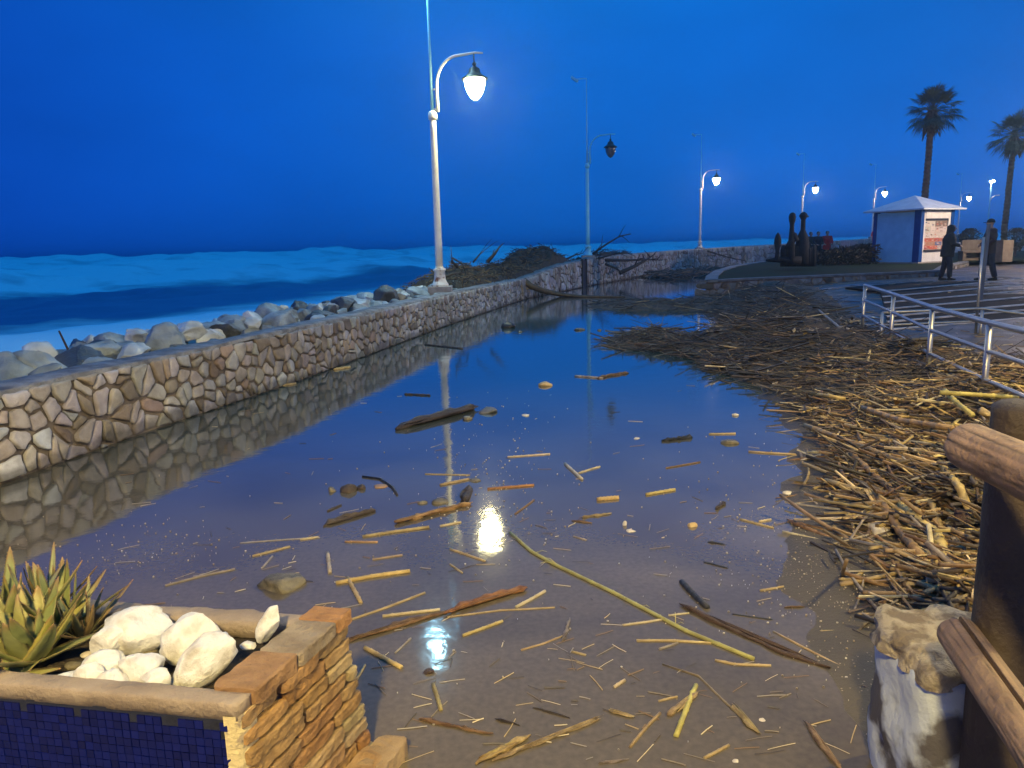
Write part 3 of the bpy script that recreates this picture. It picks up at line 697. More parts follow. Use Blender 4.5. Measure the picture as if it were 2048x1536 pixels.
FL = [  # name, pixel points, width, colour, bark, label
 ('reed', [(672,1166),(745,1153),(820,1142)], 10, YEL, 0, 'thick yellow cane floating just behind the brick corner of the planter'),
 ('reed', [(695,1155),(722,1205)], 9, TAN, 0, 'short cane crossing under the thick yellow cane near the planter'),
 ('reed', [(690,1243),(770,1215),(850,1185)], 5, TAN, 0, 'thin slightly bent reed touching the brick corner of the planter'),
 ('reed', [(765,1232),(880,1219)], 7, PAL, 0, 'pale pointed reed left of the orange bark strip'),
 ('bark_strip', [(685,1285),(760,1258),(835,1236),(893,1222)], 12, BRN, 1, 'long frayed brown stalk lying between the planter and the orange bark strip'),
 ('bark_strip', [(888,1226),(970,1198),(1056,1175)], 20, ORG, 1, 'broad orange brown bark strip in the middle foreground water'),
 ('reed', [(895,1234),(1000,1220),(1110,1215)], 4, TAN, 0, 'thin reed running along below the orange bark strip'),
 ('reed', [(1032,1214),(1062,1198),(1090,1182)], 7, PAL, 0, 'whitish broken reed at the right tip of the orange bark strip'),
 ('reed', [(925,1271),(1005,1242)], 7, YEL, 0, 'bright yellow reed below the orange bark strip'),
 ('stick', [(1042,1300),(1085,1288),(1125,1272)], 4, TAN, 0, 'thin curved twig with a stub at its end right of the bright white reflection'),
 ('stick', [(1125,1282),(1140,1236)], 7, GRY, 1, 'short grey twig standing across the end of a curved twig'),
 ('reed', [(730,1295),(803,1335)], 10, YEL, 0, 'stout short cane right beside the brick wall of the planter'),
 ('reed', [(700,1385),(730,1330)], 6, TAN, 0, 'thin reed leaning by the right side of the planter bricks'),
 ('reed', [(866,1368),(882,1420)], 9, (.30,.25,.10), 0, 'half sunken dull cane below the bright white reflection'),
 ('stick', [(838,1437),(910,1450),(985,1468)], 9, BRN, 1, 'dark brown stick near the bottom edge left of centre'),
 ('stick', [(990,1437),(1040,1450)], 7, DRK, 1, 'short black stick near the bottom edge beside the dark brown one'),
 ('stick', [(1065,1415),(1140,1436)], 5, DRK, 1, 'thin black twig near the bottom above the frayed tan bark'),
 ('bark_strip', [(950,1526),(1005,1495),(1060,1470)], 17, YEL, 1, 'wide yellow slab of bark at the bottom edge'),
 ('bark_strip', [(985,1522),(1090,1480),(1200,1436)], 11, TAN, 1, 'long frayed tan bark reaching up to the right from the yellow slab'),
 ('stick', [(790,1306),(822,1276)], 4, GRY, 0, 'small grey twig beside the bright white reflection'),
 ('reed', [(1144,1303),(1172,1310)], 5, TAN, 0, 'tiny reed chip right of the curved twig'),
 ('long_reed', [(1020,1065),(1065,1103),(1110,1128),(1230,1185),(1375,1262),(1508,1318)], 10, GRN, 0, 'very long greenish cane with rootlets running down to the right from the lamp reflection'),
 ('reed', [(1245,1250),(1330,1238)], 5, PAL, 0, 'pale reed left of the very long greenish cane'),
 ('reed', [(1337,1231),(1378,1226)], 4, PAL, 0, 'short pale reed crossing right of the very long greenish cane'),
 ('reed', [(1273,1281),(1350,1282),(1422,1286)], 6, TAN, 0, 'level tan reed below the very long greenish cane'),
 ('reed', [(1318,1298),(1356,1286)], 5, GRY, 0, 'short reed forking off the level tan reed'),
 ('pipe', [(1363,1163),(1415,1215)], 13, CHA, 0, 'short black charred pipe like stick above the long brown pole'),
 ('stick', [(1360,1208),(1460,1260),(1560,1305),(1660,1336)], 12, (.10,.055,.03), 1, 'long dark brown rotten stick in the right foreground water'),
 ('reed', [(1420,1238),(1450,1247),(1478,1259)], 7, TAN, 0, 'tan chip stuck along the upper end of the long dark brown stick'),
 ('reed', [(1547,1263),(1655,1318),(1732,1359)], 5, TAN, 0, 'thin straight reed to the right of the long dark brown stick'),
 ('reed', [(1430,1320),(1470,1328),(1542,1331)], 6, TAN, 0, 'kinked reed below the end of the very long greenish cane'),
 ('stick', [(1325,1328),(1395,1352),(1450,1405),(1495,1445)], 5, (.22,.17,.10), 0, 'thin brown stalk slanting down to the right in the lower middle'),
 ('bark_strip', [(1464,1408),(1490,1440),(1518,1466)], 12, (.36,.28,.12), 1, 'flat yellowish bark piece at the lower end of the thin brown stalk'),
 ('reed', [(1335,1432),(1395,1386)], 11, TAN, 1, 'flat tan strip lying across a yellow green one at the bottom middle'),
 ('reed', [(1352,1472),(1374,1420),(1392,1370)], 11, (.50,.45,.12), 0, 'yellow green strip under a flat tan one at the bottom middle'),
 ('reed', [(1260,1494),(1320,1426)], 7, (.30,.21,.10), 0, 'brownish reed left of the crossed flat strips'),
 ('reed', [(1317,1402),(1355,1393)], 5, TAN, 0, 'small reed piece above the crossed flat strips'),
 ('reed', [(1408,1516),(1458,1490)], 7, TAN, 0, 'short tan reed at the bottom edge right of the crossed strips'),
 ('stick', [(1610,1443),(1645,1490),(1682,1534)], 11, (.26,.17,.09), 1, 'brown stalk running off the bottom edge near the white pillar'),
 ('stick', [(1717,1370),(1785,1400)], 8, (.20,.13,.09), 1, 'brown sunken stick just left of the white pillar'),
 ('reed', [(1742,1417),(1775,1406)], 8, (.33,.25,.10), 1, 'small mossy bark piece just left of the white pillar'),
 ('reed', [(1520,1181),(1567,1173)], 5, TAN, 0, 'small reed above the right end of the long dark stick'),
 ('stick', [(1465,1228),(1545,1239)], 3.5, CHA, 0, 'thin blackish twig right of the charred pipe like stick'),
 ('reed', [(1640,1262),(1712,1262)], 4, TAN, 0, 'thin level reed on the wet asphalt left of the white pillar'),
 ('reed', [(1228,1374),(1250,1360)], 7, PAL, 0, 'small bent pale chip left of the thin brown stalk'),
 ('bark_strip', [(1218,1420),(1268,1434)], 10, TAN, 1, 'small tan bark flake with a dark underside near the bottom middle'),
 ('stick', [(1568,1215),(1610,1213)], 6, BRN, 1, 'short knobbly brown twig right of the charred stick'),
 ('reed', [(1198,1527),(1258,1517)], 7, GRY, 1, 'greyish stick at the very bottom in the middle'),
 ('reed', [(1130,927),(1164,958)], 7, (.45,.42,.33), 0, 'short white specked reed forming a hook in mid water'),
 ('reed', [(1157,946),(1200,933)], 4, PAL, 0, 'thin reed joined to the white specked one'),
 ('reed', [(1194,999),(1237,995)], 10, YEL, 0, 'short stout bright yellow chip in mid water'),
 ('reed', [(1292,989),(1350,979)], 7, (.5,.40,.14), 0, 'yellow brown reed right of the bright yellow chip'),
 ('stick', [(1322,881),(1383,874)], 9, CHA, 1, 'straight black charred stick in the blue mid water'),
 ('reed', [(1418,868),(1471,867)], 4.5, TAN, 0, 'tan reed right of the black charred stick'),
 ('reed', [(1497,903),(1540,906),(1592,909)], 5, TAN, 0, 'pale reed below the sunken round stone on the right'),
 ('stick', [(1332,936),(1400,924)], 4, BRN, 0, 'thin reddish twig below the black charred stick'),
 ('stick', [(1432,1018),(1452,1005)], 8, DRK, 1, 'tiny black chip in the right mid water'),
 ('reed', [(1163,1035),(1222,1027)], 6, TAN, 1, 'splintered tan reed below the bright yellow chip'),
 ('stick', [(1142,1041),(1183,1046)], 5, BRN, 1, 'brown twig just left below the splintered tan reed'),
 ('reed', [(1480,1038),(1547,1056)], 5, TAN, 0, 'straight tan reed near the wet edge on the right'),
 ('reed', [(1518,1043),(1542,1039)], 5, PAL, 0, 'tiny pale reed beside a straight tan one near the wet edge'),
 ('reed', [(1565,1063),(1628,1078),(1690,1095)], 6, PAL, 0, 'pale straight reed pointing at the big whitish stone'),
 ('stick', [(1572,1038),(1650,1070),(1740,1090),(1838,1116)], 11, (.30,.18,.08), 1, 'long brown bark covered stick below the big whitish stone'),
 ('stick', [(1640,1050),(1720,1085),(1825,1108)], 8, (.33,.21,.09), 1, 'second brown stick beside the bark covered one under the whitish stone'),
 ('reed', [(1147,1072),(1173,1080)], 4, GRY, 0, 'small grey reed left of the twin white shells'),
 ('stick', [(1416,1084),(1452,1089)], 5, CHA, 1, 'small black twig right of the yellowish stone'),
 ('stick', [(1408,1124),(1455,1136)], 4, CHA, 0, 'thin dark twig above the charred pipe like stick'),
 ('reed', [(1600,850),(1650,865),(1700,886)], 6, TAN, 0, 'tan reed poking into the water from the edge of the debris heap'),
 ('driftwood', [(795,857),(830,846),(870,832),(950,815)], 18, DRK, 1, 'dark rough driftwood branch in the blue water near the pole reflection'),
 ('stick', [(808,788),(862,791)], 5, DRK, 1, 'small dark floating stick beyond the driftwood branch'),
 ('stick', [(725,953),(760,958),(785,975),(794,989)], 6, CHA, 0, 'black twig curved like a bow in the left mid water'),
 ('driftwood', [(790,1046),(860,1026),(910,1015),(940,1006)], 14, (.38,.22,.08), 1, 'twisted orange brown driftwood piece left of the lamp reflection'),
 ('driftwood', [(925,1003),(933,985),(938,975)], 14, DRK, 1, 'dark stump end rising at the tip of the orange brown driftwood'),
 ('driftwood', [(645,1052),(690,1032),(752,1020)], 10, (.12,.085,.06), 1, 'dark forked branch in the water on the left of centre'),
 ('stick', [(655,1022),(682,1010)], 5, DRK, 0, 'thin black twig above the dark forked branch'),
 ('reed', [(725,1073),(790,1063),(858,1054)], 7, TAN, 0, 'long tan reed below the orange brown driftwood'),
 ('reed', [(690,1083),(755,1084)], 5, (.36,.22,.10), 0, 'reddish reed left of the long tan reed'),
 ('reed', [(975,978),(1068,970)], 6, ORG, 0, 'orange brown reed above the lamp reflection'),
 ('reed', [(880,970),(938,958)], 6, TAN, 0, 'tan reed crossing the reflection of the pole'),
 ('reed', [(850,948),(940,950)], 3, TAN, 0, 'very thin reed above the one crossing the pole reflection'),
 ('reed', [(1015,914),(1100,908)], 4, PAL, 0, 'thin pale reed in the blue water right of the pole reflection'),
 ('reed', [(1030,1028),(1068,1000)], 4, BRN, 0, 'thin brown reed up right of the lamp reflection'),
 ('reed', [(880,1052),(922,1044)], 5, PAL, 0, 'small pale reed between pole and lamp reflections'),
 ('reed', [(900,1098),(970,1122)], 5, TAN, 0, 'tan reed just below left of the lamp reflection'),
 ('reed', [(900,1128),(925,1146)], 4, TAN, 0, 'tiny thin reed under the tan one below the lamp reflection'),
 ('reed', [(505,1112),(580,1093)], 5, TAN, 0, 'thin reed in the violet water above the round sunken stone'),
 ('reed', [(600,1079),(637,1074)], 5, PAL, 0, 'small pale reed in the violet water left of the long tan reed'),
 ('reed', [(655,1105),(660,1145)], 9, (.40,.34,.26), 0, 'short wide pale reed lying end on between planter and driftwood'),
 ('reed', [(480,1086),(640,1075)], 3, (.34,.30,.28), 0, 'long hair thin reed on the far side of the planter'),
 ('reed', [(745,1119),(805,1110)], 5, (.36,.28,.18), 0, 'faint reed right of the short wide pale one'),
 ('reed', [(330,1171),(400,1153),(470,1138)], 5, (.30,.25,.20), 0, 'faint sunken reed behind the white stones of the planter'),
 ('reed', [(545,1112),(525,1135)], 4, GRY, 0, 'small grey reed up left of the round sunken stone'),
 ('reed', [(1150,752),(1205,756)], 5, GRY, 0, 'thin grey reed far out in the blue water'),
 ('stick', [(1195,756),(1225,750),(1257,745)], 7, BRN, 1, 'brown stick far out in the blue water left of the debris heap'),
 ('reed', [(668,739),(700,734)], 6, YEL, 0, 'yellow reed drifting against the foot of the sea wall'),
 ('reed', [(545,773),(592,767)], 5, TAN, 0, 'tan reed drifting against the near part of the sea wall'),
 ('stick', [(850,689),(925,697)], 4, DRK, 0, 'long thin dark stick near the reflection of the lamp pole'),
 ('reed', [(1645,963),(1700,985),(1722,1010)], 6, TAN, 0, 'tan reed at the tip of the debris heap above the whitish stone'),
 ('reed', [(1788,1144),(1890,1146)], 6, TAN, 0, 'pale reed on the asphalt below the debris heap'),
 ('reed', [(1805,1165),(1860,1228)], 16, (.22,.13,.08), 0, 'thick brown cane just above the white pillar'),
 ('reed', [(1885,1182),(1985,1240)], 12, (.48,.42,.14), 0, 'thick greenish yellow cane just above the white pillar top'),
]
for nm, pp, w_, c_, bk, lab in FL:
    floater(nm, pp, w_, c_, lab, bark=bool(bk), cat={'reed': 'reed', 'long_reed': 'reed', 'stick': 'stick', 'pipe': 'stick', 'bark_strip': 'bark', 'driftwood': 'driftwood'}[nm],
            twig=(7 if nm == 'long_reed' else (0 if nm == 'driftwood' else (1 if (nm == 'stick' and random.random() < .4) else 0))), frays=(9 if nm == 'driftwood' else (7 if bk and w_ >= 10 else (2 if bk else 0))),
            flat=(.45 if nm == 'bark_strip' else 1))
# stones in the water
m_wetst = mat('wet_stone', (0.20, 0.17, 0.10), (0.08, 0.07, 0.045), rough=.25, scale=14, bump=.7, bscale=40)
m_paleS = mat('pale_stone', (0.66, 0.60, 0.50), (0.45, 0.38, 0.28), rough=.6, scale=9, bump=.6, bscale=30)
m_yelS = mat('yellow_stone', (0.62, 0.45, 0.20), (0.42, 0.28, 0.11), rough=.6, scale=14, bump=.6, bscale=50)
def wst(px, py, wpx, hr, m, lab, seed, sink=.35, name='stone', gr=None, zb=0.0):
    p = at(px, py, zb); r = wpx / 2 * depth(p) / F_PX
    rock(name, (p.x, p.y, zb + r * hr * (1 - 2 * sink) * .5), (r, r * .8, r * hr), seed, m, lab, 'stone', gr, cuts=4, rough=.14, sub=3)
wst(566, 1172, 96, .42, m_wetst, 'round wet stone half sunken behind the planter', 501)
wst(1018, 655, 32, .6, mat('black_rock', (.03, .03, .03), rough=.5), 'black block sticking out of the far blue water', 502)
wst(1040, 664, 9, .6, m_wetst, 'tiny dark stone beside the black block in the far water', 503)
wst(1157, 660, 26, .3, m_wetst, 'flat dark lump in the far water right of the black block', 504)
wst(1199, 661, 9, .6, m_wetst, 'tiny dark stone far out near the debris spit', 505)
wst(1091, 771, 28, .5, m_yelS, 'pale yellowish stone alone in the blue water', 506)
wst(975, 824, 40, .45, mat('grey_wet_stone', (.14, .14, .13), (.08, .08, .08), rough=.35, bump=.5), 'grey stone at the right end of the driftwood branch', 507)
wst(935, 838, 22, .5, m_wetst, 'small dark stone between driftwood branch and grey stone', 508)
wst(1460, 886, 38, .35, m_wetst, 'sunken olive round stone on the right of the black charred stick', 509, sink=.45)
wst(950, 961, 26, .35, m_wetst, 'dark olive stone just under the surface above the lamp reflection', 510, sink=.45)
wst(664, 982, 20, .8, m_wetst, 'dark knob leftmost of the three stumps near the bow shaped twig', 511)
wst(698, 982, 36, .7, mat('dark_stump', (.10, .07, .045), (.04, .03, .02), rough=.5, bump=1, bscale=60), 'dark rough lump in the middle of three stumps', 512)
wst(721, 978, 20, .9, MATS['dark_stump'], 'dark pointed lump at the right of three stumps', 513)
wst(845, 1006, 20, .45, m_wetst, 'small dark round stone left of the orange brown driftwood tip', 514)
wst(880, 1005, 34, .45, m_wetst, 'dark oval stone touching the orange brown driftwood', 515)
wst(760, 973, 30, .25, mat('rust_stone', (.34, .20, .10), rough=.5, bump=.5), 'rusty flat stone under the bow shaped twig', 516, sink=.42)
wst(1385, 1052, 20, .8, m_yelS, 'yellowish pebble in the right mid water', 517)
wst(1575, 987, 20, .5, m_paleS, 'white pebble on the wet asphalt at the right', 518)
wst(1470, 831, 15, .5, m_paleS, 'white pebble in the far right blue water', 519)
wst(1273, 877, 14, .3, m_paleS, 'flat pale shell in the middle water', 520)
wst(1250, 1050, 10, 1.5, m_paleS, 'upright white shell in the mid water', 521)
wst(1262, 1062, 20, .3, m_paleS, 'flat white shell beside the upright one', 522)
wst(1052, 831, 18, .3, m_paleS, 'white floating shell right of the grey stone', 523)
wst(1758, 1062, 62, .5, m_paleS, 'big whitish stone at the edge of the debris heap', 524, zb=.03)
wst(1693, 1356, 13, .4, m_paleS, 'round pale pebble at the end of the thin straight reed', 525)
wst(1525, 1440, 14, .3, m_paleS, 'pale pebble beside the flat yellowish bark piece', 526)
wst(1471, 1522, 14, .3, m_paleS, 'pale pebble at the bottom edge of the water', 527)
wst(858, 1345, 22, .6, mat('dark_stump2', (.12, .08, .06), (.03, .02, .02), rough=.4, bump=1, bscale=60), 'small dark curled root just below the bright white reflection', 528)
wst(1850, 835 , 24, .5, m_paleS, 'white rag like stone on top of the debris heap', 529, zb=.2)

# scum: tiny straws, shell grit and foam flecks on the water
m_fleck = mat('foam_fleck', (0.80, 0.78, 0.72), rough=.5)
b = MB(); rnd = random.Random(11)
def heap_h0(x, y): return G(x, y) > .07
def fleck(px, py, sz, col):
    p = at(px, py, .004); a = rnd.uniform(0, 6.3); el = rnd.uniform(.35, 1)
    n = 6; r = sz
    zg = max(0, G(p.x, p.y)) + .001; ring = [(p.x + r * math.cos(a + 2 * math.pi * i / n) * rnd.uniform(.7, 1.2), p.y + r * el * math.sin(a + 2 * math.pi * i / n) * rnd.uniform(.7, 1.2), zg) for i in range(n)]
    b.add(ring + [(x, y, zg + .005) for x, y, _ in ring], [tuple(range(n, 2 * n))] + [(i, (i + 1) % n, n + (i + 1) % n, n + i) for i in range(n)], col)
for _ in range(900):
    u = rnd.random()
    if u < .30: px, py = rnd.gauss(985, 80), rnd.gauss(980, 85)
    elif u < .62: px, py = rnd.gauss(1560, 110), rnd.gauss(1080, 110)
    elif u < .75: px, py = rnd.gauss(300, 110), rnd.gauss(1100, 35)
    elif u < .85: px, py = rnd.uniform(600, 1800), rnd.uniform(800, 1500)
    else: px, py = rnd.gauss(1690, 70), rnd.gauss(1180, 110)
    if py < 700 or py > 1530: continue
    p = at(px, py)
    if shore(p.x, p.y)[0] > -.05 or heap_h0(p.x, p.y): continue
    fleck(px, py, rnd.choice((.001, .0014, .002, .0034)) * (1 + .1 * p.y), rnd.choice(((.6, .56, .48), (.42, .36, .26), (.35, .27, .16), (.25, .2, .13), (.5, .44, .34))))
m_scum = mat('scum', (1, 1, 1), (.8, .8, .8), rough=.5, attr=True)
for _ in range(380):
    px, py = rnd.uniform(250, 1800), rnd.uniform(760, 1530)
    if rnd.random() < .4: py = rnd.uniform(1000, 1530)
    p = at(px, py, .003)
    if shore(p.x, p.y)[0] > -.1 or G(p.x, p.y) > .0: continue
    if p.y < 2.3 and p.x < -.4: continue
    a = rnd.gauss(.25, .7); l = rnd.uniform(.008, .05) * (1 + .06 * p.y); d = Vector((math.cos(a), math.sin(a), 0)) * l
    b.tube([p - d, p + Vector((rnd.uniform(-.05, .05) * l, rnd.uniform(-.05, .05) * l, 0)), p + d], rnd.uniform(.0009, .0022), 4, rnd.choice((TAN, BRN, GRY, PAL, DRK, (.18, .14, .1))))
tag(b.build('scum', m_scum), 'tiny straws, foam flecks and shell grit drifting on the flood water', kind='stuff')

# ------------------------------------------------------------------ debris heap on the right
def pin(poly, x, y):
    c = False; k = len(poly)
    for i in range(k):
        a, q = poly[i], poly[i - 1]
        if (a[1] > y) != (q[1] > y) and x < (q[0] - a[0]) * (y - a[1]) / (q[1] - a[1]) + a[0]: c = not c
    return c
def pdist(poly, x, y):
    d = 1e9; p = Vector((x, y))
    for i in range(len(poly)):
        a = Vector(poly[i]); q = Vector(poly[i - 1]); v = q - a; l2 = v.length_squared
        u = max(0, min(1, (p - a).dot(v) / l2)) if l2 else 0; d = min(d, (p - (a + v * u)).length)
    return d
HP = [(1203,690),(1290,703),(1400,716),(1450,748),(1530,777),(1590,830),(1650,880),(1690,955),(1700,1010),(1735,1060),(1800,1085),(1845,1130),(1830,1175),(1880,1225),(2010,1245),
      (2300,1250),(2500,900),(2300,780),(2080,765),(1990,752),(1900,735),(1830,712),(1760,690),(1700,640),(1650,598),(1590,575),(1500,572),(1430,588),(1400,602),(1425,628),(1452,660),(1435,674),(1385,680),(1330,666),(1262,664)]
SPT = [(1172,616),(1192,603),(1240,605),(1320,606),(1420,598),(1480,590),(1600,600),(1500,624),(1440,624),(1330,622),(1240,622)]
heapW = [tuple(at(px, py).xy) for px, py in HP]; spitW = [tuple(at(px, py).xy) for px, py in SPT]
def heap_h(x, y):
    best = -1
    for P, amp in ((heapW, .27), (spitW, .16)):
        d = pdist(P, x, y)
        if not pin(P, x, y): d = -d
        d += .12 * fbm(x * 2.1, y * 2.1, 5)
        if d > 0: best = max(best, .02 + amp * sm(0, 1.3, d) * (1 + .6 * fbm(x * .9, y * .9, 2)) + .035 * abs(fbm(x * 5, y * 5)))
    return best
m_heap = mat('matted_debris', (0.11, 0.075, 0.042), (0.03, 0.022, 0.016), rough=.75, scale=9, bump=1.0, bscale=45, detail=10)
b = MB(); hx = rng(1.2, 6, .09) + rng(6, 15, .2); hy = rng(2.0, 9, .09) + rng(9, 26, .18)
vs = []; ok = []
for y in hy:
    for x in hx:
        h = heap_h(x, y); ok.append(h > 0); vs.append((x, y, max(G(x, y), -.02) + h if h > 0 else min(G(x, y) - .05, -.03)))
nx = len(hx)
fs = [(j * nx + i, j * nx + i + 1, (j + 1) * nx + i + 1, (j + 1) * nx + i) for j in range(len(hy) - 1) for i in range(nx - 1)
      if ok[j * nx + i] or ok[j * nx + i + 1] or ok[(j + 1) * nx + i + 1] or ok[(j + 1) * nx + i]]
HEAPZ = {}
b.add(vs, fs); tag(b.build('debris_bed', m_heap, smooth=True), 'dark matted plant litter washed up in a heap', kind='stuff')
rnd = random.Random(23)
cand = []
def hz(x, y):
    h = heap_h(x, y); return (max(G(x, y), -.02) + h) if h > 0 else None
cols = [TAN, YEL, TAN, BRN, BRN, (.10,.07,.045), (.13,.09,.055), (.26,.17,.08), (.32, .22, .11), (.14, .09, .05), GRY, PAL, DRK, (.25,.17,.09)]
tries = 0
while len(cand) < 11000 and tries < 80000:
    tries += 1
    u = rnd.random()
    if u < .68: px, py = rnd.uniform(1200, 2250), rnd.uniform(600, 1250)
    elif u < .86: px, py = rnd.uniform(1170, 1600), rnd.uniform(590, 730)
    else: px, py = rnd.uniform(1600, 2150), rnd.uniform(740, 1250)
    P = heapW if py > 640 or px > 1600 else spitW
    p = at(px, py, .1); h = hz(p.x, p.y)
    if h is None:
        if rnd.random() > .22 or pdist(P, p.x, p.y) > rnd.random() ** 2 * .4 or shore(p.x, p.y)[0] > -.3: continue
        h = max(0, G(p.x, p.y)) - .01
    dd = depth((p.x, p.y, h))
    nearf = 1 - sm(5, 11, dd)
    l = rnd.uniform(.05, .24) * (1 if rnd.random() < .8 else 1.8) * (0.75 + .5 * (1 - nearf))
    r = rnd.choice((.003, .004, .005, .0075, .011)) * rnd.uniform(.8, 1.15)
    if dd < 5.5 and rnd.random() < .5: l *= 1.35; r = rnd.uniform(.006, .014)
    if dd > 8: r *= 1.15; l *= 1.2
    a = rnd.gauss(2.75, .5) if rnd.random() < .30 + .3 * (1 - nearf) else rnd.uniform(0, math.pi)
    tl = rnd.gauss(0, .18) if rnd.random() < .88 else rnd.uniform(-.7, .7)
    d = Vector((math.cos(a) * math.cos(tl), math.sin(a) * math.cos(tl), math.sin(tl)))
    c = Vector((p.x, p.y, h + rnd.uniform(-.01, .05)))
    col = rnd.choice(cols)
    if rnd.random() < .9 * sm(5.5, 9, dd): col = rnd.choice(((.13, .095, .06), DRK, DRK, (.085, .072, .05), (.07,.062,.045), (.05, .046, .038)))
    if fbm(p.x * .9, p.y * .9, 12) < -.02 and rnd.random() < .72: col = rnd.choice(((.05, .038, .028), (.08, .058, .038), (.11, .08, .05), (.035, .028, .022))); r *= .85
    cand.append((dd, c, d, l, r, col))
cand.sort(key=lambda q: -q[3] * q[4] / q[0] ** 2)     # largest in view first
def heap_reed(b, c, d, l, r, col, n=6):
    k_ = random.uniform(-.1, .1) * l; s_ = d.cross(Vector((0, 0, 1)))
    if l > .3 and random.random() < .3:
        reed_geo(b, [c - d * l, c + s_ * k_, c + d * l], r, jcol(col, .2), n)
    else:
        b.tube([c - d * l, c - d * l * .3 + s_ * k_, c + d * l * .35 + s_ * k_, c + d * l], [r, r * 1.02, r * .98, r * .85], n, jcol(col, .25), jit=.06, flat=random.choice((1, 1, .5)))
cn = {TAN: 'tan', YEL: 'yellow', BRN: 'brown', GRY: 'grey', PAL: 'pale', DRK: 'blackish'}
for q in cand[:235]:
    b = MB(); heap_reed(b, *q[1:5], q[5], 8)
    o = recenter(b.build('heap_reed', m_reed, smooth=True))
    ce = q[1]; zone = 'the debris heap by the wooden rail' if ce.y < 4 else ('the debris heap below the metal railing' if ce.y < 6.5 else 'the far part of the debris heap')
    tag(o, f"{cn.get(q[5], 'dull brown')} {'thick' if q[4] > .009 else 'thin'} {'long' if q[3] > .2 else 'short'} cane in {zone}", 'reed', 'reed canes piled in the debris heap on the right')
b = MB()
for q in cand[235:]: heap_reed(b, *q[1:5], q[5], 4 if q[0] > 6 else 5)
for _ in range(7000):     # leaf shreds and bark flakes between the canes
    px, py = rnd.uniform(1200, 2200), rnd.uniform(640, 1240); p = at(px, py, .1); h = hz(p.x, p.y)
    if h is None: continue
    s_ = rnd.uniform(.006, .03) * (1 + .12 * p.y); a = rnd.uniform(0, 6.28); c = Vector((p.x, p.y, h + rnd.uniform(0, .06))); u_ = Vector((math.cos(a), math.sin(a), rnd.gauss(0, .4))) * s_; v_ = Vector((-math.sin(a), math.cos(a), rnd.gauss(0, .5))) * s_ * rnd.uniform(.2, .6)
    b.add([c - u_, c + v_, c + u_ * 1.1, c - v_ * .8, c + Vector((0, 0, s_ * .2))], [(0, 1, 4), (1, 2, 4), (2, 3, 4), (3, 0, 4)], jcol(rnd.choice((DRK, DRK, BRN, (.10, .075, .05), GRY, TAN)), .3))
tag(b.build('reed_litter', m_reed), 'countless small broken reeds and straw covering the debris heap', kind='stuff')
# loose straw on the wet ground around the heap and out to the steps
b = MB()
for _ in range(1500):
    x = rnd.uniform(1.3, 16); y = rnd.uniform(2.2, 24)
    if x < xs_(y) - .1: continue
    if (rnd.random() < .5 and y < 9) or heap_h(x, y) > 0: continue
    a = rnd.uniform(0, 3.14); l = rnd.uniform(.02, .14) * (1 + y * .05); z = max(G(x, y), 0) + .006
    d = Vector((math.cos(a), math.sin(a), rnd.gauss(0, .05))) * l
    b.tube([Vector((x, y, z)) - d, Vector((x, y, z + .004)) + d], rnd.uniform(.002, .007), 4, rnd.choice((TAN, BRN, DRK, GRY, PAL, BRN)))
tag(b.build('scattered_straw', m_reed), 'loose straw and twigs scattered on the wet ground', kind='stuff')
# bigger single things in the heap
BIG = [([(1800,1010),(1880,1070),(1900,1140)], 20, (.55,.42,.16), 'big bright bent cane in the middle of the near debris heap'),
       ([(1752,985),(1800,1060),(1842,1112)], 15, (.30,.19,.09), 'big brown cane beside the bright bent one in the debris heap'),
       ([(1830,975),(1862,1010),(1882,1060)], 11, TAN, 'stout tan cane behind the big bright bent one'),
       ([(1880,925),(1920,975),(1945,1035)], 14, YEL, 'stout yellow cane left of the dark wooden post'),
       ([(1960,820),(1985,835),(2010,862)], 16, TAN, 'thick short cane on the heap just left of the post top'),
       ([(1880,785),(1960,790),(2035,795)], 9, (.5,.42,.12), 'long level yellow green cane below the metal railing'),
       ([(1890,780),(1915,805),(1945,830)], 9, (.5,.42,.12), 'slanting yellow green cane below the metal railing'),
       ([(1725,815),(1800,840),(1905,856)], 10, (.38,.25,.12), 'long brown cane across the middle of the debris heap'),
       ([(1622,787),(1660,792),(1690,798)], 7, YEL, 'straight yellow cane at the water edge of the heap'),
       ([(1700,905),(1790,985),(1850,1010)], 11, (.33,.21,.10), 'dull brown cane slanting through the near heap'),
       ([(1610,850),(1730,895),(1820,930)], 9, (.36,.25,.12), 'long brown cane at the water edge of the near heap'),
       ([(1650,960),(1740,985),(1790,1030)], 9, (.45,.33,.14), 'tan cane at the lower edge of the near heap'),
       ([(1560,600),(1640,620),(1680,655),(1705,690)], 3, GRY, 'long arched branch standing up from the far heap')]
for pp, w_, c_, lab in BIG:
    pts = []
    for i, (px, py) in enumerate(pp):
        p = at(px, py, .16); h = hz(p.x, p.y); z = max(.03, h if h else .04) + .06
        if 'arched' in lab: z = (.05, .35, .4, .05)[i]
        pts.append(at(px, py, z))
    b = MB(); reed_geo(b, pts, w_ / 2 * depth(pts[0]) / F_PX, c_, 9); tag(recenter(b.build('reed', m_reed, smooth=True)), lab, 'reed', 'thick canes on top of the debris heap')
rock('bottle_lump', at(1800, 935, .2), (.055, .05, .03), 601, mat('dark_plastic', (.03, .025, .04), rough=.3), 'black plastic lump in the near debris heap', 'rubbish')
rock('rag', at(1925, 1040, .17), (.05, .045, .06), 602, mat('dark_rag', (.06, .03, .03), rough=.8, bump=.8), 'dark reddish rag stuffed among the canes beside the post', 'rubbish', sub=3, rough=.3)
b = MB(); p = at(1922, 1143, .06); b.lathe([(.005, 0), (.04, .004), (.046, .016), (.042, .014), (.01, .006)], c=(0, 0, 0), n=18, M=Matrix.Translation(p) @ Matrix.Rotation(R(28), 4, 'X'))
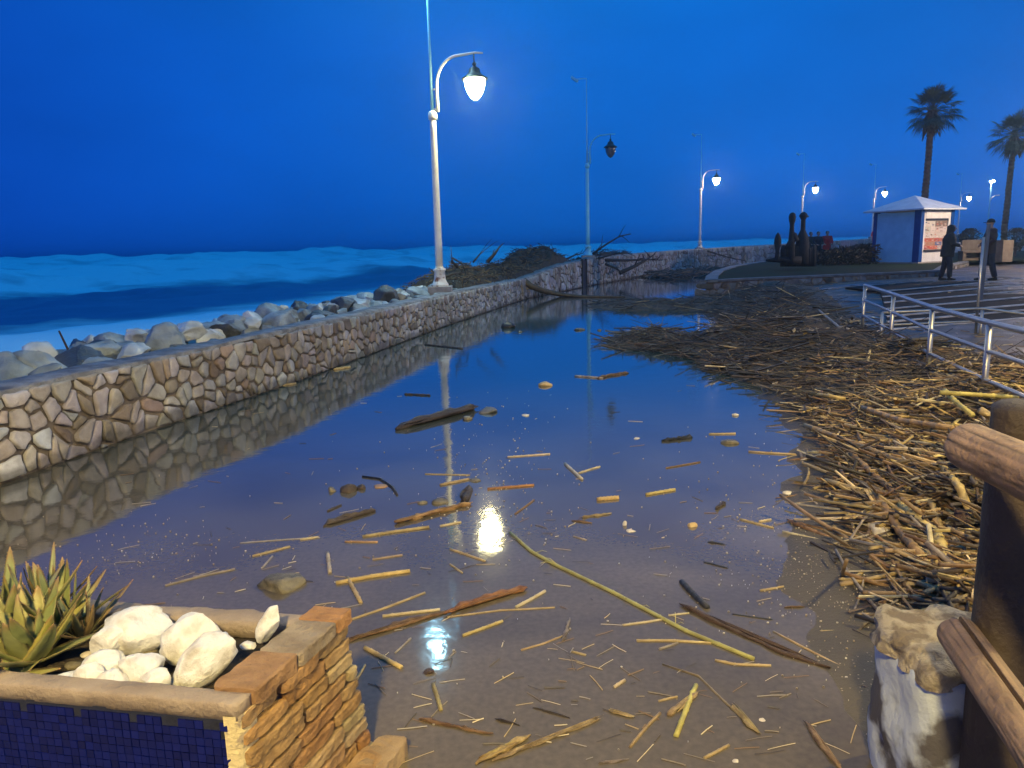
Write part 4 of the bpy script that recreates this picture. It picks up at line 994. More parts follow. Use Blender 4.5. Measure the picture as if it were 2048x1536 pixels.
tag(recenter(b.build('blue_lid', mat('blue_plastic', (.02, .08, .45), rough=.3), smooth=True)), 'blue plastic lid among the canes near the post', 'lid')
b = MB(); p = at(1972, 838, .2); b.lathe([(.005, -.03), (.028, -.02), (.035, .01), (.02, .03), (.004, .034)], n=12, M=Matrix.Translation(p) @ Matrix.Rotation(R(70), 4, 'Y'))
tag(recenter(b.build('crumpled_foil', mat('foil', (.8, .8, .82), rough=.25, metal=.9, bump=1, scale=20), smooth=False)), 'shiny crumpled foil ball on the heap left of the post top', 'rubbish')

# ------------------------------------------------------------------ driftwood on the sea wall
m_brush = mat('brushwood', (0.085, 0.065, 0.035), (0.03, 0.025, 0.016), rough=.8, scale=6, bump=1.0, bscale=18)
def mound(name, cpts, hgt, wid, lab, n_tw, seed):
    """brushwood bank along shore arclengths"""
    rn_ = random.Random(seed); b = MB(); s0, s1 = cpts
    ns = int((s1 - s0) / .25); nt_ = 13; vs = []
    for i in range(ns + 1):
        s = s0 + (s1 - s0) * i / ns; u = i / ns
        env = sm(0, .10, u) * sm(1, .90, u) * hgt(u)
        for j in range(nt_):
            v = j / (nt_ - 1); t = wid[0] + (wid[1] - wid[0]) * v
            prof = math.sin(math.pi * v) ** .6 if 0 < v < 1 else 0
            p, _ = wpos(s, t); base = (wall_h(s) if t < .6 else wall_h(s) - .15)
            vs.append((p.x, p.y, base - .15 + env * prof * (1 + .35 * fbm(s * .9, t * 1.2, seed)) + .10 * fbm(s * 4, t * 4, seed)))
    b.add(vs, [(i * nt_ + j, (i + 1) * nt_ + j, (i + 1) * nt_ + j + 1, i * nt_ + j + 1) for i in range(ns) for j in range(nt_ - 1)])
    for _ in range(n_tw):
        i = rn_.randrange(ns); j = rn_.randrange(nt_); a = Vector(vs[i * nt_ + j])
        d = Vector((rn_.gauss(.3, .8), rn_.gauss(.8, .9), rn_.gauss(.10, .35))); d.normalize(); l = rn_.uniform(.15, .7)
        c = jcol(rn_.choice(((.10, .07, .035), (.05, .035, .02), (.2, .13, .06), (.3, .2, .09))), .2)
        a = a + Vector((0, 0, rn_.uniform(-.02, .08)))
        b.tube([a - d * l * .5, a + Vector((rn_.gauss(0, .04), rn_.gauss(0, .04), .03)), a + d * l * .5], [.012, .01, .004], 4, c)
    o = b.build(name, mat('brush_attr', (.9, .9, .9), (.4, .4, .4), rough=.8, scale=8, bump=.8, attr=True)); me = o.data
    ca = me.color_attributes['Col']
    for i in range((ns + 1) * nt_): ca.data[i].color = (.075, .058, .032, 1)
    tag(o, lab, kind='stuff'); return o
sA = shore(-.6, 18.6)[1]; sB = shore(3.0, 31)[1]
mound('brushwood', (sA, sB), lambda u: .50 + .42 * u + .1 * math.sin(u * 9), (.25, 2.4), 'dark bank of storm tossed brushwood lying on the sea wall beyond the lamp post', 1500, 3)
mound('brushwood', (sB + 2.5, sB + 9), lambda u: .35, (.1, 1.6), 'low brushwood on the wall beyond the unlit lamp post', 350, 6)
def branch(pp, Y, r, lab, name='branch', tw=5):
    """bare branch: px,py at distance Y each"""
    pts = [atY(px, py, y) for (px, py), y in zip(pp, Y)]
    b = MB(); k = len(pts)
    b.tube(pts, [r * (1 - .7 * i / (k - 1)) for i in range(k)], 7, (.06, .045, .03), jit=.1)
    rn_ = random.Random(int(pp[0][0]))
    for _ in range(tw):
        i = rn_.randrange(0, k - 1); a = pts[i].lerp(pts[i + 1], rn_.random()); v = (pts[i + 1] - pts[i]).normalized()
        v = (v + Vector((rn_.gauss(0, .6), rn_.gauss(0, .5), rn_.gauss(.1, .5)))).normalized() * rn_.uniform(.2, .7)
        b.tube([a, a + v * .6 + Vector((0, 0, .02)), a + v], [r * .35, r * .22, r * .08], 5, (.05, .04, .03))
    tag(recenter(b.build(name, mat('branch_wood', (1, 1, 1), (.6, .6, .6), rough=.7, scale=12, bump=.6, attr=True), smooth=True)), lab, 'branch', 'bare branches caught on the sea wall')
branch([(975,524),(990,507),(1000,492)], (21.5, 21.5, 21.4), .06, 'stout broken branch pointing up out of the brushwood bank', tw=3)
branch([(915,535),(903,522),(905,516),(925,528),(932,548)], (19.3, 19.2, 19.2, 19.3, 19.5), .04, 'crooked twig loop at the left end of the brushwood bank', tw=2)
branch([(885,556),(905,548),(930,545)], (18.9, 19, 19.4), .05, 'dark branch lying right behind the lamp post base', tw=2)
branch([(946,525),(960,508),(970,500)], (20, 20, 20), .025, 'thin twig rising left of the stout broken branch', tw=3)
branch([(1187,507),(1200,497),(1215,487),(1240,472),(1262,468)], (33.5, 33.4, 33.3, 33, 33), .06, 'long slender branch rising to the right of the unlit lamp post', tw=7)
branch([(1192,518),(1230,508),(1262,505)], (33, 33, 33), .05, 'low bough spreading right of the unlit lamp post', tw=6)
branch([(1205,520),(1250,521),(1290,519),(1325,520)], (34, 34.5, 35, 36), .08, 'flat lying tree limb on the wall right of the unlit lamp post', tw=8)
branch([(1240,546),(1270,532),(1292,520),(1310,508)], (34, 34.5, 35, 35.5), .10, 'rising black trunk leaning on the far wall', tw=6)
branch([(1210,528),(1235,538),(1245,548)], (33, 33, 33), .06, 'black branch sloping down the far wall to the water', tw=4)
branch([(1130,520),(1150,510),(1165,507)], (32, 32.3, 32.5), .05, 'short twig between brushwood bank and unlit lamp post', tw=5)
branch([(1415,502),(1450,513),(1490,522)], (49.5, 50, 50), .06, 'branch trailing down the wall beside the second lit lamp', tw=5)
pts = [at(1048, 560, .62), at(1062, 572, .42), at(1085, 581, .25), at(1120, 589, .08), at(1160, 593, .03), at(1250, 594, .02)]
b = MB(); b.tube(pts, [.09, .10, .09, .07, .05, .02], 9, (.11, .075, .04), jit=.12)
tag(recenter(b.build('tree_trunk', MATS['branch_wood'], smooth=True)), 'curved washed up tree trunk sliding off the wall into the water', 'driftwood')
# litter bank at the foot of the far wall
b = MB()
for _ in range(900):
    u = rnd.random(); px = 1290 + 160 * u + rnd.gauss(0, 12); py = 549 - 12 * u + rnd.gauss(2, 3) + (6 if u > .3 else 0)
    p = at(px, py, .02); l = rnd.uniform(.1, .5); a = rnd.gauss(.3, .5); d = Vector((math.cos(a), math.sin(a), rnd.gauss(.05, .15))) * l
    p.z = abs(rnd.gauss(0, .12)) + .02
    b.tube([p - d, p + d], [rnd.uniform(.015, .04), .012], 4, rnd.choice((DRK, (.08, .06, .04), BRN)))
tag(b.build('far_litter', m_reed), 'dark bank of storm litter at the foot of the far wall', kind='stuff')
for i, (px, py, lab) in enumerate(((1325, 541, 'small dark rock at the foot of the far wall, left one'), (1345, 537, 'small dark rock at the foot of the far wall, right one'), (1365, 532, 'pale tan rock lying on the litter under the second lit lamp'))):
    wst(px, py, 9, .8, m_boulder_d if i < 2 else m_yelS, lab, 640 + i, zb=.1)
# ------------------------------------------------------------------ planter in the near left corner
PU = Vector((-.972, .235, 0)); PV = Vector((.33, .944, 0)); ZT = .5
F1 = at(470, 1410, ZT); B1 = at(672, 1236, ZT); PD = (B1 - F1).length; PV = (B1 - F1).normalized()
F0 = at(0, 1366, ZT); PU = (F0 - F1).normalized(); PL = (F0 - F1).length + .75
def pp_(u, v, z): p = F1 + PU * u + PV * v; return (p.x, p.y, z)
planter = empty('planter', (F1.x, F1.y, 0), 'raised planter with blue mosaic front and stacked brick side holding white stones', 'planter')
m_cast = mat('old_concrete', (0.40, 0.32, 0.24), (0.26, 0.20, 0.15), rough=.85, scale=7, bump=.7, bscale=60)
m_soil = mat('soil', (0.06, 0.045, 0.03), (0.025, 0.018, 0.012), rough=.9, scale=20, bump=1, bscale=60)
def slab(b, u0, u1, v0, v1, z0, z1, seg=24, am=.004, col=None, rnd_=.018):
    """rounded, slightly uneven slab following the planter axes"""
    n = max(2, seg); prof = [(v0, z0), (v0, z1 - rnd_), (v0 + rnd_ * .3, z1 - rnd_ * .3), (v0 + rnd_, z1), ((v0 + v1) / 2, z1 + .001), (v1 - rnd_, z1), (v1 - rnd_ * .3, z1 - rnd_ * .3), (v1, z1 - rnd_), (v1, z0)]
    vs = []; k = len(prof)
    for i in range(n + 1):
        u = u0 + (u1 - u0) * i / n
        for v, z in prof:
            q = fbm(u * 14, v * 22 + z * 9, 3) * am; q2 = fbm(u * 9, v * 15, 8) * am
            x, y, _ = pp_(u, v + q, 0); vs.append((x, y, z + q2))
    fs = [(i * k + j, (i + 1) * k + j, (i + 1) * k + (j + 1) % k, i * k + (j + 1) % k) for i in range(n) for j in range(k)]
    fs += [tuple(range(k)), tuple(range((n + 1) * k - 1, n * k - 1, -1))]
    b.add(vs, fs, col)
b = MB(); slab(b, -.004, PL, 0, .062, .455, ZT, 60, .004, rnd_=.007); b.build('front_rim', m_cast, planter, smooth=True, world=True)
b = MB(); slab(b, .09, PL, PD - .05, PD + .035, .44, ZT - .01, 50, .009, rnd_=.01); b.build('back_rim', m_cast, planter, smooth=True, world=True)
b = MB(); slab(b, .02, PL, .012, .05, -.1, .456, 10, .001, rnd_=.002); slab(b, .08, PL, PD - .03, PD + .02, -.1, .45, 10, .002, rnd_=.002); b.build('wall', m_cast, planter, world=True)
def tile_mat():
    m = bpy.data.materials.new('blue_mosaic'); m.use_nodes = True; nt = m.node_tree; N = nt.nodes; L = nt.links; b_ = N['Principled BSDF']
    a = N.new('ShaderNodeAttribute'); a.attribute_name = 'Col'; L.new(a.outputs['Color'], b_.inputs['Base Color'])
    b_.inputs['Roughness'].default_value = .22
    return m
b = MB(); rt = random.Random(2); ts = .0235
nu, nz_ = int(PL / ts), 19
for i in range(nu):
    for j in range(nz_):
        u = .036 + i * ts; z = .447 - (j + .5) * ts
        edge = .036 + .012 * fbm(j * .5, 3)
        if u < edge or (j < 1 and fbm(i * .35, 1) > .12) or (rt.random() < .003): continue
        k_ = rt.uniform(.7, 1.25); c = (0.002 * k_, 0.006 * k_, 0.085 * k_)
        dv = -.003 + rt.uniform(-.0006, .0006); h = ts * .46
        t1, t2 = rt.uniform(-.0006, .0006), rt.uniform(-.0006, .0006)
        q = [pp_(u - h, dv + t1, z - h), pp_(u + h, dv - t1, z - h), pp_(u + h, dv - t1 + t2, z + h), pp_(u - h, dv + t1 + t2, z + h)]
        q2 = [pp_(u - h, .006, z - h), pp_(u + h, .006, z - h), pp_(u + h, .006, z + h), pp_(u - h, .006, z + h)]
        b.add(q + q2, [(0, 3, 2, 1), (0, 1, 5, 4), (1, 2, 6, 5), (2, 3, 7, 6), (3, 0, 4, 7)], c)
b.build('mosaic_tiles', tile_mat(), planter, world=True)
m_grout = mat('tile_grout', (0.012, 0.016, 0.04), (0.006, 0.008, 0.02), rough=.8, scale=20, bump=.4)
b = MB(); q = [pp_(.015, .001, -.05), pp_(PL, .001, -.05), pp_(PL, .001, .458), pp_(.015, .001, .458)]; q2 = [pp_(.015, .013, -.05), pp_(PL, .013, -.05), pp_(PL, .013, .458), pp_(.015, .013, .458)]
b.add(q + q2, [(0, 3, 2, 1), (4, 5, 6, 7), (0, 1, 5, 4), (1, 2, 6, 5), (2, 3, 7, 6), (3, 0, 4, 7)]); b.build('grout_bed', m_grout, planter, world=True)
# flaking yellow paint on the corner
m_yp = mat('flaking_yellow_paint', (0.70, 0.58, 0.30), (0.36, 0.29, 0.20), rough=.7, scale=16, bump=.7, bscale=50, lo=.42, hi=.47)
b = MB(); vs = []
nn_ = 26
for i in range(nn_ + 1):
    z = -.02 + (.468 + .02) * i / nn_
    for (u, v) in ((.034, -.004), (.010, -.005), (-.006, .002), (-.010, .02), (-.010, .060)):
        o_ = .003 * fbm(z * 22, u * 40 + v * 30); x, y, _ = pp_(u - o_, v - o_, 0); vs.append((x, y, z))
b.add(vs, [(i * 5 + j, (i + 1) * 5 + j, (i + 1) * 5 + j + 1, i * 5 + j + 1) for i in range(nn_) for j in range(4)])
b.build('painted_corner', m_yp, planter, smooth=True, world=True)
# side of dry stacked thin bricks
m_brick = mat('terracotta', (1, 1, 1), (.62, .58, .54), rough=.8, scale=13, bump=.9, bscale=55, attr=True)
def rough_brick(b, u0, u1, v0, v1, z0, z1, col, am=.005, seg=10, seed=0):
    """brick block with chipped edges, in planter axes (u across, v along)"""
    vs = []; nx, ny = 5, seg
    def wob(u, v, z): return Vector((fbm(u * 40 + seed, v * 30, z * 40), fbm(u * 35, v * 30 + seed, z * 35 + 4), fbm(u * 30, v * 26, z * 30 + seed))) * am
    ring = [(u0, z0), (u0, (z0 + z1) / 2), (u0, z1 - .004), (u0 + .005, z1), ((u0 + u1) / 2, z1), (u1, z1), (u1, z0)]
    k = len(ring)
    for i in range(seg + 1):
        e_ = i / seg; v = v0 + (v1 - v0) * e_; sh = .006 if i in (0, seg) else 0
        for (u, z) in ring:
            uu = u + (sh if u < (u0 + u1) / 2 else -sh); zz = z + (sh * .5 if z < (z0 + z1) / 2 else -sh * .5)
            w_ = wob(uu, v, zz); x, y, _ = pp_(uu + w_.x, v + w_.y * .6, 0); vs.append((x, y, zz + w_.z * .7))
    fs = [(i * k + j, (i + 1) * k + j, (i + 1) * k + (j + 1) % k, i * k + (j + 1) % k) for i in range(seg) for j in range(k)]
    fs += [tuple(range(k)), tuple(range((seg + 1) * k - 1, seg * k - 1, -1))]
    b.add(vs, fs, col)
TC = [(0.44, 0.25, 0.085), (0.47, 0.29, 0.11), (0.40, 0.21, 0.075), (0.46, 0.31, 0.14), (0.36, 0.23, 0.10), (0.42, 0.32, 0.17)]
b = MB(); rb = random.Random(9); cs_ = .049
for c_ in range(11):
    z1 = ZT - .035 - c_ * cs_; v = .004 + rb.uniform(-.06, 0); first = True
    while v < PD + .03:
        l = rb.uniform(.13, .27); v1 = min(v + l, PD + .045 + .012 * c_ * .4)
        out_ = -.012 - rb.uniform(0, .011) - .003 * c_
        v0 = max(v, .066 if c_ > 20 else .008)
        if v1 - v0 > .03:
            rough_brick(b, out_, .10, v0, v1, z1 - cs_ + rb.uniform(.007, .014), z1 - rb.uniform(0, .004), jcol(rb.choice(TC), .12), .006, max(4, int((v1 - v0) / .018)), seed=rb.uniform(0, 90))
        v = v1 + rb.uniform(.002, .012)
b.build('brick_side', m_brick, planter, smooth=False, world=True)
b = MB(); vs = [pp_(.004, .03, -.05), pp_(.09, .03, -.05), pp_(.09, PD, -.05), pp_(.004, PD, -.05), pp_(.004, .03, ZT - .03), pp_(.09, .03, ZT - .03), pp_(.09, PD, ZT - .03), pp_(.004, PD, ZT - .03)]
b.add(vs, [(0, 1, 2, 3), (7, 6, 5, 4), (0, 4, 5, 1), (1, 5, 6, 2), (2, 6, 7, 3), (3, 7, 4, 0)]); b.build('brick_mortar', mat('brick_mortar', (.07, .05, .035), (.03, .02, .015), rough=.9, bump=.8), planter, world=True)
# capping: near terracotta, middle grey mortared, far orange
for (v0, v1, z1, col, nm, lab) in ((.055, .235, ZT + .012, (.40, .235, .11), 'cap_brick', 'smooth terracotta brick capping the near end'), (.240, .43, ZT + .006, (.36, .29, .20), 'cap_brick', 'grey mortar smeared brick capping the middle'),
                                  (.43, PD + .06, ZT + .006, (.44, .23, .09), 'cap_brick', 'orange rounded brick capping the far end')):
    b = MB(); rough_brick(b, -.022, .105, v0, v1, ZT - .036, z1, col, .004, 14, seed=v0 * 50); o = b.build(nm, m_brick, planter, smooth=False, world=True); o['label'] = lab
# broken foot bricks
b = MB()
for (px, py, l, col) in ((735, 1505, .16, (.42, .29, .15)), (705, 1528, .2, (.45, .28, .12))):
    p = at(px, py, .03); q = p - F1; 
    rough_brick(b, q.dot(PU) - .04, q.dot(PU) + .05, q.dot(PV) - .14, q.dot(PV) + .05, -.03, .06, col, .008, 9, seed=px)
b.build('foot_brick', m_brick, planter, smooth=False, world=True)
b = MB(); vs = []; NU, NV = 40, 16
for i in range(NU + 1):
    for j in range(NV + 1):
        u = .09 + (PL - .09) * i / NU; v = .05 + (PD - .09) * j / NV; x, y, _ = pp_(u, v, 0); vs.append((x, y, .435 + .02 * fbm(u * 9, v * 9)))
b.add(vs, [(i * (NV + 1) + j, (i + 1) * (NV + 1) + j, (i + 1) * (NV + 1) + j + 1, i * (NV + 1) + j + 1) for i in range(NU) for j in range(NV)]); b.build('soil', m_soil, planter, smooth=True, world=True)
# white stones
m_wst = mat('white_marble_stone', (0.80, 0.79, 0.75), (0.50, 0.46, 0.39), rough=.65, scale=15, bump=.9, bscale=30, lo=.30, hi=.50)
WS = [ # px, py centre, width px, height px(approx), z centre, yaw, label
 (275, 1262, 132, 95, .50, .2, 'largest round white stone at the back left of the planter'),
 (390, 1275, 120, 105, .49, .9, 'tall white stone in the middle back of the planter'),
 (412, 1312, 118, 150, .51, .9, 'long white stone leaning to the right over the brick capping'),
 (540, 1248, 62, 80, .52, 1.0, 'small grey veined white stone standing against the brick capping'),
 (225, 1285, 74, 72, .50, .4, 'small egg shaped white stone in front of the largest one'),
 (207, 1328, 72, 54, .49, .5, 'pale yellowish stone beside the aloe plant'),
 (282, 1342, 104, 70, .48, -.4, 'flat white stone in the middle of the planter front'),
 (180, 1352, 54, 54, .49, .1, 'small pointed white stone at the front rim'),
 (228, 1362, 66, 46, .48, .3, 'small white stone with a straw lying on it'),
 (312, 1362, 60, 50, .48, .6, 'rounded white stone against the front rim'),
 (128, 1358, 72, 28, .475, .1, 'flat cream stone between aloe and front rim'),
 (497, 1292, 30, 20, .475, .1, 'tiny white stone next to the brick capping'),
]
for i, (px, py, wp, hp, zc, yaw, lab) in enumerate(WS):
    p = at(px, py, zc); k_ = depth(p) / F_PX
    o = rock('white_stone', (p.x, p.y, p.z), (wp / 2 * k_ * 1.12, wp / 2 * k_ * .85, hp / 2 * k_ * .95), 700 + i, m_wst, lab, 'stone', 'white stones in the planter', rot=(0, 0, yaw), cuts=6, rough=.10, sub=4)
    if 'leaning' in lab: o.scale = (1.15, .8, .60); o.rotation_euler = (0, R(-38), .5); o.location.z = .50
    if 'veined' in lab: o.scale = (.62, .8, 1.15); o.rotation_euler = (0, R(30), .2)
for i, (px, py, wp, m, lab) in enumerate(((295, 1303, 44, m_wetst, 'flat olive pebble between the white stones'), (150, 1330, 40, m_wetst, 'brown pebble under the aloe leaves'), (270, 1362, 30, m_wetst, 'dark pebble at the front rim'), (232, 1312, 30, m_wetst, 'brown pebble right of the yellowish stone'), (175,1310,26,m_paleS,'small pale pebble at the foot of the aloe'))):
    p = at(px, py, .455); r = wp / 2 * depth(p) / F_PX; rock('pebble', tuple(p), (r, r * .7, r * .5), 740 + i, m, lab, 'pebble', 'pebbles in the planter', sub=3, cuts=3)

# ------------------------------------------------------------------ aloe
m_aloe = mat('aloe_leaf', (1, 1, 1), (.72, .75, .6), rough=.45, scale=9, bump=.2, bscale=40, attr=True)
def aloe(base, leaves, lab, seed, name='aloe_plant'):
    rn_ = random.Random(seed); b = MB()
    for (az, el, l, wd, curve, col) in leaves:
        d = Vector((math.cos(az), math.sin(az), 0)); s = Vector((-d.y, d.x, 0)); n = 16; pts = []; 
        e_ = el; p = Vector((0, 0, 0)) + d * .012; P = []
        tw = rn_.uniform(-.3, .3)
        for i in range(n + 1):
            u = i / n; P.append((p.copy(), e_)); p = p + (d * math.cos(e_) + Vector((0, 0, 1)) * math.sin(e_) + s * tw * .25 * u) * (l / n); e_ += curve / n
        vs = []; cs = []; k = 9
        for i, (q, ee) in enumerate(P):
            u = i / n; w_ = wd * (1 - u ** 1.7) ** .8 * (1.0 if u > .12 else .8 + u * 1.6) + .0012; th = .30 * w_ + .0015
            up = Vector((-d.x * math.sin(ee), -d.y * math.sin(ee), math.cos(ee)))
            for j, (a, h) in enumerate(((-1, .35), (-.55, .0), (0, -.18), (.55, .0), (1, .35), (.7, -.35), (.3, -.75), (-.3, -.75), (-.7, -.35))):
                wav = 1 + .05 * math.sin(i * 2.1 + j)
                vs.append(q + s * a * w_ * wav + up * h * th)
                tip = sm(.78, 1, u); ed = 1 if abs(a) == 1 else 0
                c = Vector(col) * rn_.uniform(.92, 1.08); c = c.lerp(Vector((.30, .16, .08)), tip * .8 + .35 * ed)
                cs.append(tuple(c))
        o = len(b.v); b.v += [tuple(base + v) for v in vs]; b.c += cs
        fs = [(i * k + j, i * k + (j + 1) % k, (i + 1) * k + (j + 1) % k, (i + 1) * k + j) for i in range(n) for j in range(k)] + [tuple(range(k - 1, -1, -1)), tuple(range(n * k, n * k + k))]
        b.f += [tuple(x + o for x in f) for f in fs]; b.mi += [0] * len(fs)
        if wd > .011:       # teeth along both edges
            for i in range(2, n):
                for side in (0, 4):
                    for h_ in (0, .5):
                        a0 = Vector(vs[i * k + side]).lerp(Vector(vs[(i - 1) * k + side]), h_); q = P[i][0]; o_ = (a0 - q).normalized() * .0042 + (P[i][0] - P[i - 1][0]).normalized() * .002
                        t_ = (P[i][0] - P[i - 1][0]).normalized() * .0018; up = Vector((0, 0, .0012))
                        b.add([base + a0 - t_, base + a0 + t_, base + a0 + up, base + a0 + o_], [(0, 1, 3), (1, 2, 3), (2, 0, 3)], (.34, .24, .12))
    o = b.build(name, m_aloe, smooth=True); tag(recenter(o), lab, 'plant', 'aloes in the planter'); return o
def leafset(n, lmin, lmax, wd, el0, el1, cols, seed, az0=0, az1=6.283):
    rn_ = random.Random(seed); r = []
    for i in range(n):
        f_ = i / max(1, n - 1); az = az0 + (i * 2.399) % (az1 - az0) if az1 - az0 > 6 else rn_.uniform(az0, az1)
        r.append((az, el0 + (el1 - el0) * f_ + rn_.uniform(-.1, .1), rn_.uniform(lmin, lmax) * (1 - .25 * f_), wd * rn_.uniform(.8, 1.15) * (1 - .35 * f_), rn_.uniform(-.1, .55), rn_.choice(cols)))
    return r
AG = [(.30, .31, .13), (.24, .27, .11), (.36, .33, .12), (.20, .23, .12)]
p = at(62, 1322, .45)
L1 = leafset(16, .22, .30, .042, .45, 1.35, AG, 4) + [(-1.5, .95, .20, .040, .3, (.26, .27, .12)), (-.5, .8, .21, .038, .35, (.45, .42, .10)), (0.1, .75, .22, .036, .3, (.40, .38, .11)), (-2.4, .7, .2, .038, .4, (.3, .3, .12))]
aloe(p, L1, 'largest aloe with broad toothed leaves at the front left of the planter', 1)
p = at(12, 1290, .45); aloe(p, leafset(13, .26, .37, .038, .7, 1.45, AG, 8), 'tall aloe rising at the very left edge of the picture', 2)
p = at(120, 1262, .45); aloe(p, leafset(13, .20, .31, .028, .6, 1.4, AG, 12), 'medium aloe behind the largest one', 3)
p = at(165, 1275, .45); aloe(p, leafset(18, .13, .22, .013, .5, 1.35, [(.22, .24, .12), (.28, .20, .10), (.2, .2, .1)], 15), 'small aloe with narrow spiky leaves nearest the white stones', 4)
p = at(95, 1225, .45); aloe(p, leafset(16, .15, .26, .015, .6, 1.4, [(.22, .24, .12), (.26, .20, .10)], 19), 'thin leaved aloe at the back rim of the planter', 5)
p = at(30, 1352, .45); aloe(p, leafset(8, .10, .16, .02, .1, .6, AG, 29), 'low aloe shoot lying over the front rim of the planter', 6)

# ------------------------------------------------------------------ white masonry pillar + wooden rail on the right
m_pil = mat('worn_white_paint', (0.40, 0.45, 0.52), (0.07, 0.065, 0.07), rough=.7, scale=4.5, bump=.5, bscale=26, lo=.39, hi=.47, detail=10)
m_pcap = mat('broken_cement', (0.50, 0.43, 0.33), (0.24, 0.19, 0.14), rough=.9, scale=16, bump=1.0, bscale=38, bdist=.05, lo=.42, hi=.55)
pc = at(1905, 1300, .5); piv = empty('masonry_pillar', (pc.x + .03, pc.y + .06, 0), 'stubby white and black peeling masonry pillar with a broken cement top', 'pillar')
def blob(cx, cy, hx_, hy_, z0, z1, am, seed, n=48, lv=14, topdrop=0):
    vs = []; fs = []
    for l in range(lv + 1):
        z = z0 + (z1 - z0) * l / lv
        for i in range(n):
            a = 2 * math.pi * i / n; ca, sa = math.cos(a), math.sin(a); k_ = 1 / max(abs(ca) ** 5 + abs(sa) ** 5, 1e-6) ** .2
            x, y = ca * hx_ * k_, sa * hy_ * k_; q = 1 + am * fbm(ca * 2 + seed, sa * 2, z * 7); vs.append((cx + x * q, cy + y * q, z + (.02 * fbm(x * 14, y * 14, seed) if l == lv else 0)))
    for l in range(lv):
        for i in range(n): a = l * n + i; c = l * n + (i + 1) % n; fs.append((a, c, c + n, a + n))
    o = lv * n
    for r_ in (.8, .5, .22):
        for i in range(n):
            x, y = vs[o + i][0] - cx, vs[o + i][1] - cy; x *= r_; y *= r_; vs.append((cx + x, cy + y, z1 + .012 + .012 * fbm(x * 18, y * 18, seed + 2)))
    for q in range(3):
        for i in range(n): a = (lv + q) * n + i; c = (lv + q) * n + (i + 1) % n; fs.append((a, c, c + n, a + n))
    fs.append(tuple((lv + 3) * n + i for i in range(n)))
    return vs, fs
b = MB(); b.add(*blob(0.02, .03, .155, .17, -.1, .435, .10, 3)); b.build('painted_shaft', m_pil, piv, smooth=True)
b = MB(); b.add(*blob(0.02, .04, .165, .18, .425, .478, .24, 9, lv=5)); b.build('cement_top', m_pcap, piv, smooth=True)
m_log = mat('worn_log', (0.36, 0.25, 0.16), (0.20, 0.13, 0.085), rough=.6, scale=5, bump=.6, bscale=32, attr=True)
m_post = mat('dark_log', (0.060, 0.042, 0.030), (0.03, 0.022, 0.017), rough=.65, scale=4, bump=.6, bscale=30)
wr = empty('wooden_railing', (at(2040, 1500, .1).x + .1, 1.62, 0), 'dark round wooden post with thick worn log rails at the right edge', 'railing')
def log(b, p, q, r, n=72, flat0=.0, half=None, seed=0):
    p = Vector(p); q = Vector(q); d = (q - p).normalized(); s = d.cross(Vector((0, 0, 1))).normalized() if abs(d.z) < .9 else Vector((1, 0, 0)); u = s.cross(d)
    cols_ = []; vs = []; fs = []; L_ = (q - p).length; ks = [(0, .55), (.004, .82), (.014, .97)] + [(.03 + (L_ - .045) * i / 60, 1) for i in range(61)] + [(L_ - .004, .8), (L_, .5)]
    for t, k_ in ks:
        for i in range(n):
            a = 2 * math.pi * i / n; c, s2 = math.cos(a), math.sin(a); rr = r * k_ * (1 + .035 * fbm(c + seed, s2, t * 4) + .012 * noise.noise(Vector((c * 5, s2 * 5, t * 2 + seed))))
            gr = noise.noise(Vector((c * 4.5 + seed, s2 * 4.5, t * 1.3))) + .5 * noise.noise(Vector((c * 14, s2 * 14 + seed, t * 2.5)))
            ck = abs(noise.noise(Vector((c * 2.3 + seed * 3, s2 * 2.3, t * 1.1 + seed))))
            crack = max(0, 1 - ck / .03); rr *= 1 - .05 * crack; kn = max(0, 1 - 22 * abs(noise.noise(Vector((c * 1.2, s2 * 1.2, t * 9 + seed))) - .36))
            f_ = max(.1, (.82 + .5 * gr) * (1 - .75 * crack) * (1 - .5 * kn)); cols_.append((f_, f_ * .97, f_ * .93))
            x, y = c * rr, s2 * rr
            if half: x = max(x, .0) if half > 0 else min(x, 0.0)
            vs.append(p + d * t + s * x + u * y)
    m_ = len(ks)
    for l in range(m_ - 1):
        for i in range(n): a = l * n + i; c = l * n + (i + 1) % n; fs.append((a, c, c + n, a + n))
    fs.append(tuple(range(n - 1, -1, -1))); fs.append(tuple(range((m_ - 1) * n, m_ * n))); o_ = len(b.v); b.add(vs, fs); b.c[o_:] = cols_
pt = atY(2020, 812, 1.66); b = MB(); log(b, (pt.x + .072, 1.70, -.1), (pt.x + .072, 1.70, pt.z), .075, seed=3); b.build('post', m_post, wr, smooth=True, world=True)
z_ = 1.135; A = at(1928, 888, z_); B = at(2060, 948, z_); B = A + (B - A) * 5
b = MB(); log(b, A, B, .054, seed=7); b.build('top_rail', m_log, wr, smooth=True, world=True)
z_ = .62; A = at(1912, 1262, z_); B = at(2060, 1475, z_); B = A + (B - A) * 3; dv = (B - A).normalized(); sd = Vector((dv.y, -dv.x, 0))
if sd.x < 0: sd = -sd
b = MB(); log(b, A - sd * .006, B - sd * .006, .044, seed=1, half=-1 if dv.cross(Vector((0,0,1))).dot(sd) > 0 else 1)
b.build('lower_rail', m_log, wr, smooth=True, world=True)
b = MB(); log(b, A + sd * .006 - dv * .01, B + sd * .006, .044, seed=2, half=1 if dv.cross(Vector((0,0,1))).dot(sd) > 0 else -1)
b.build('lower_rail', m_log, wr, smooth=True, world=True)

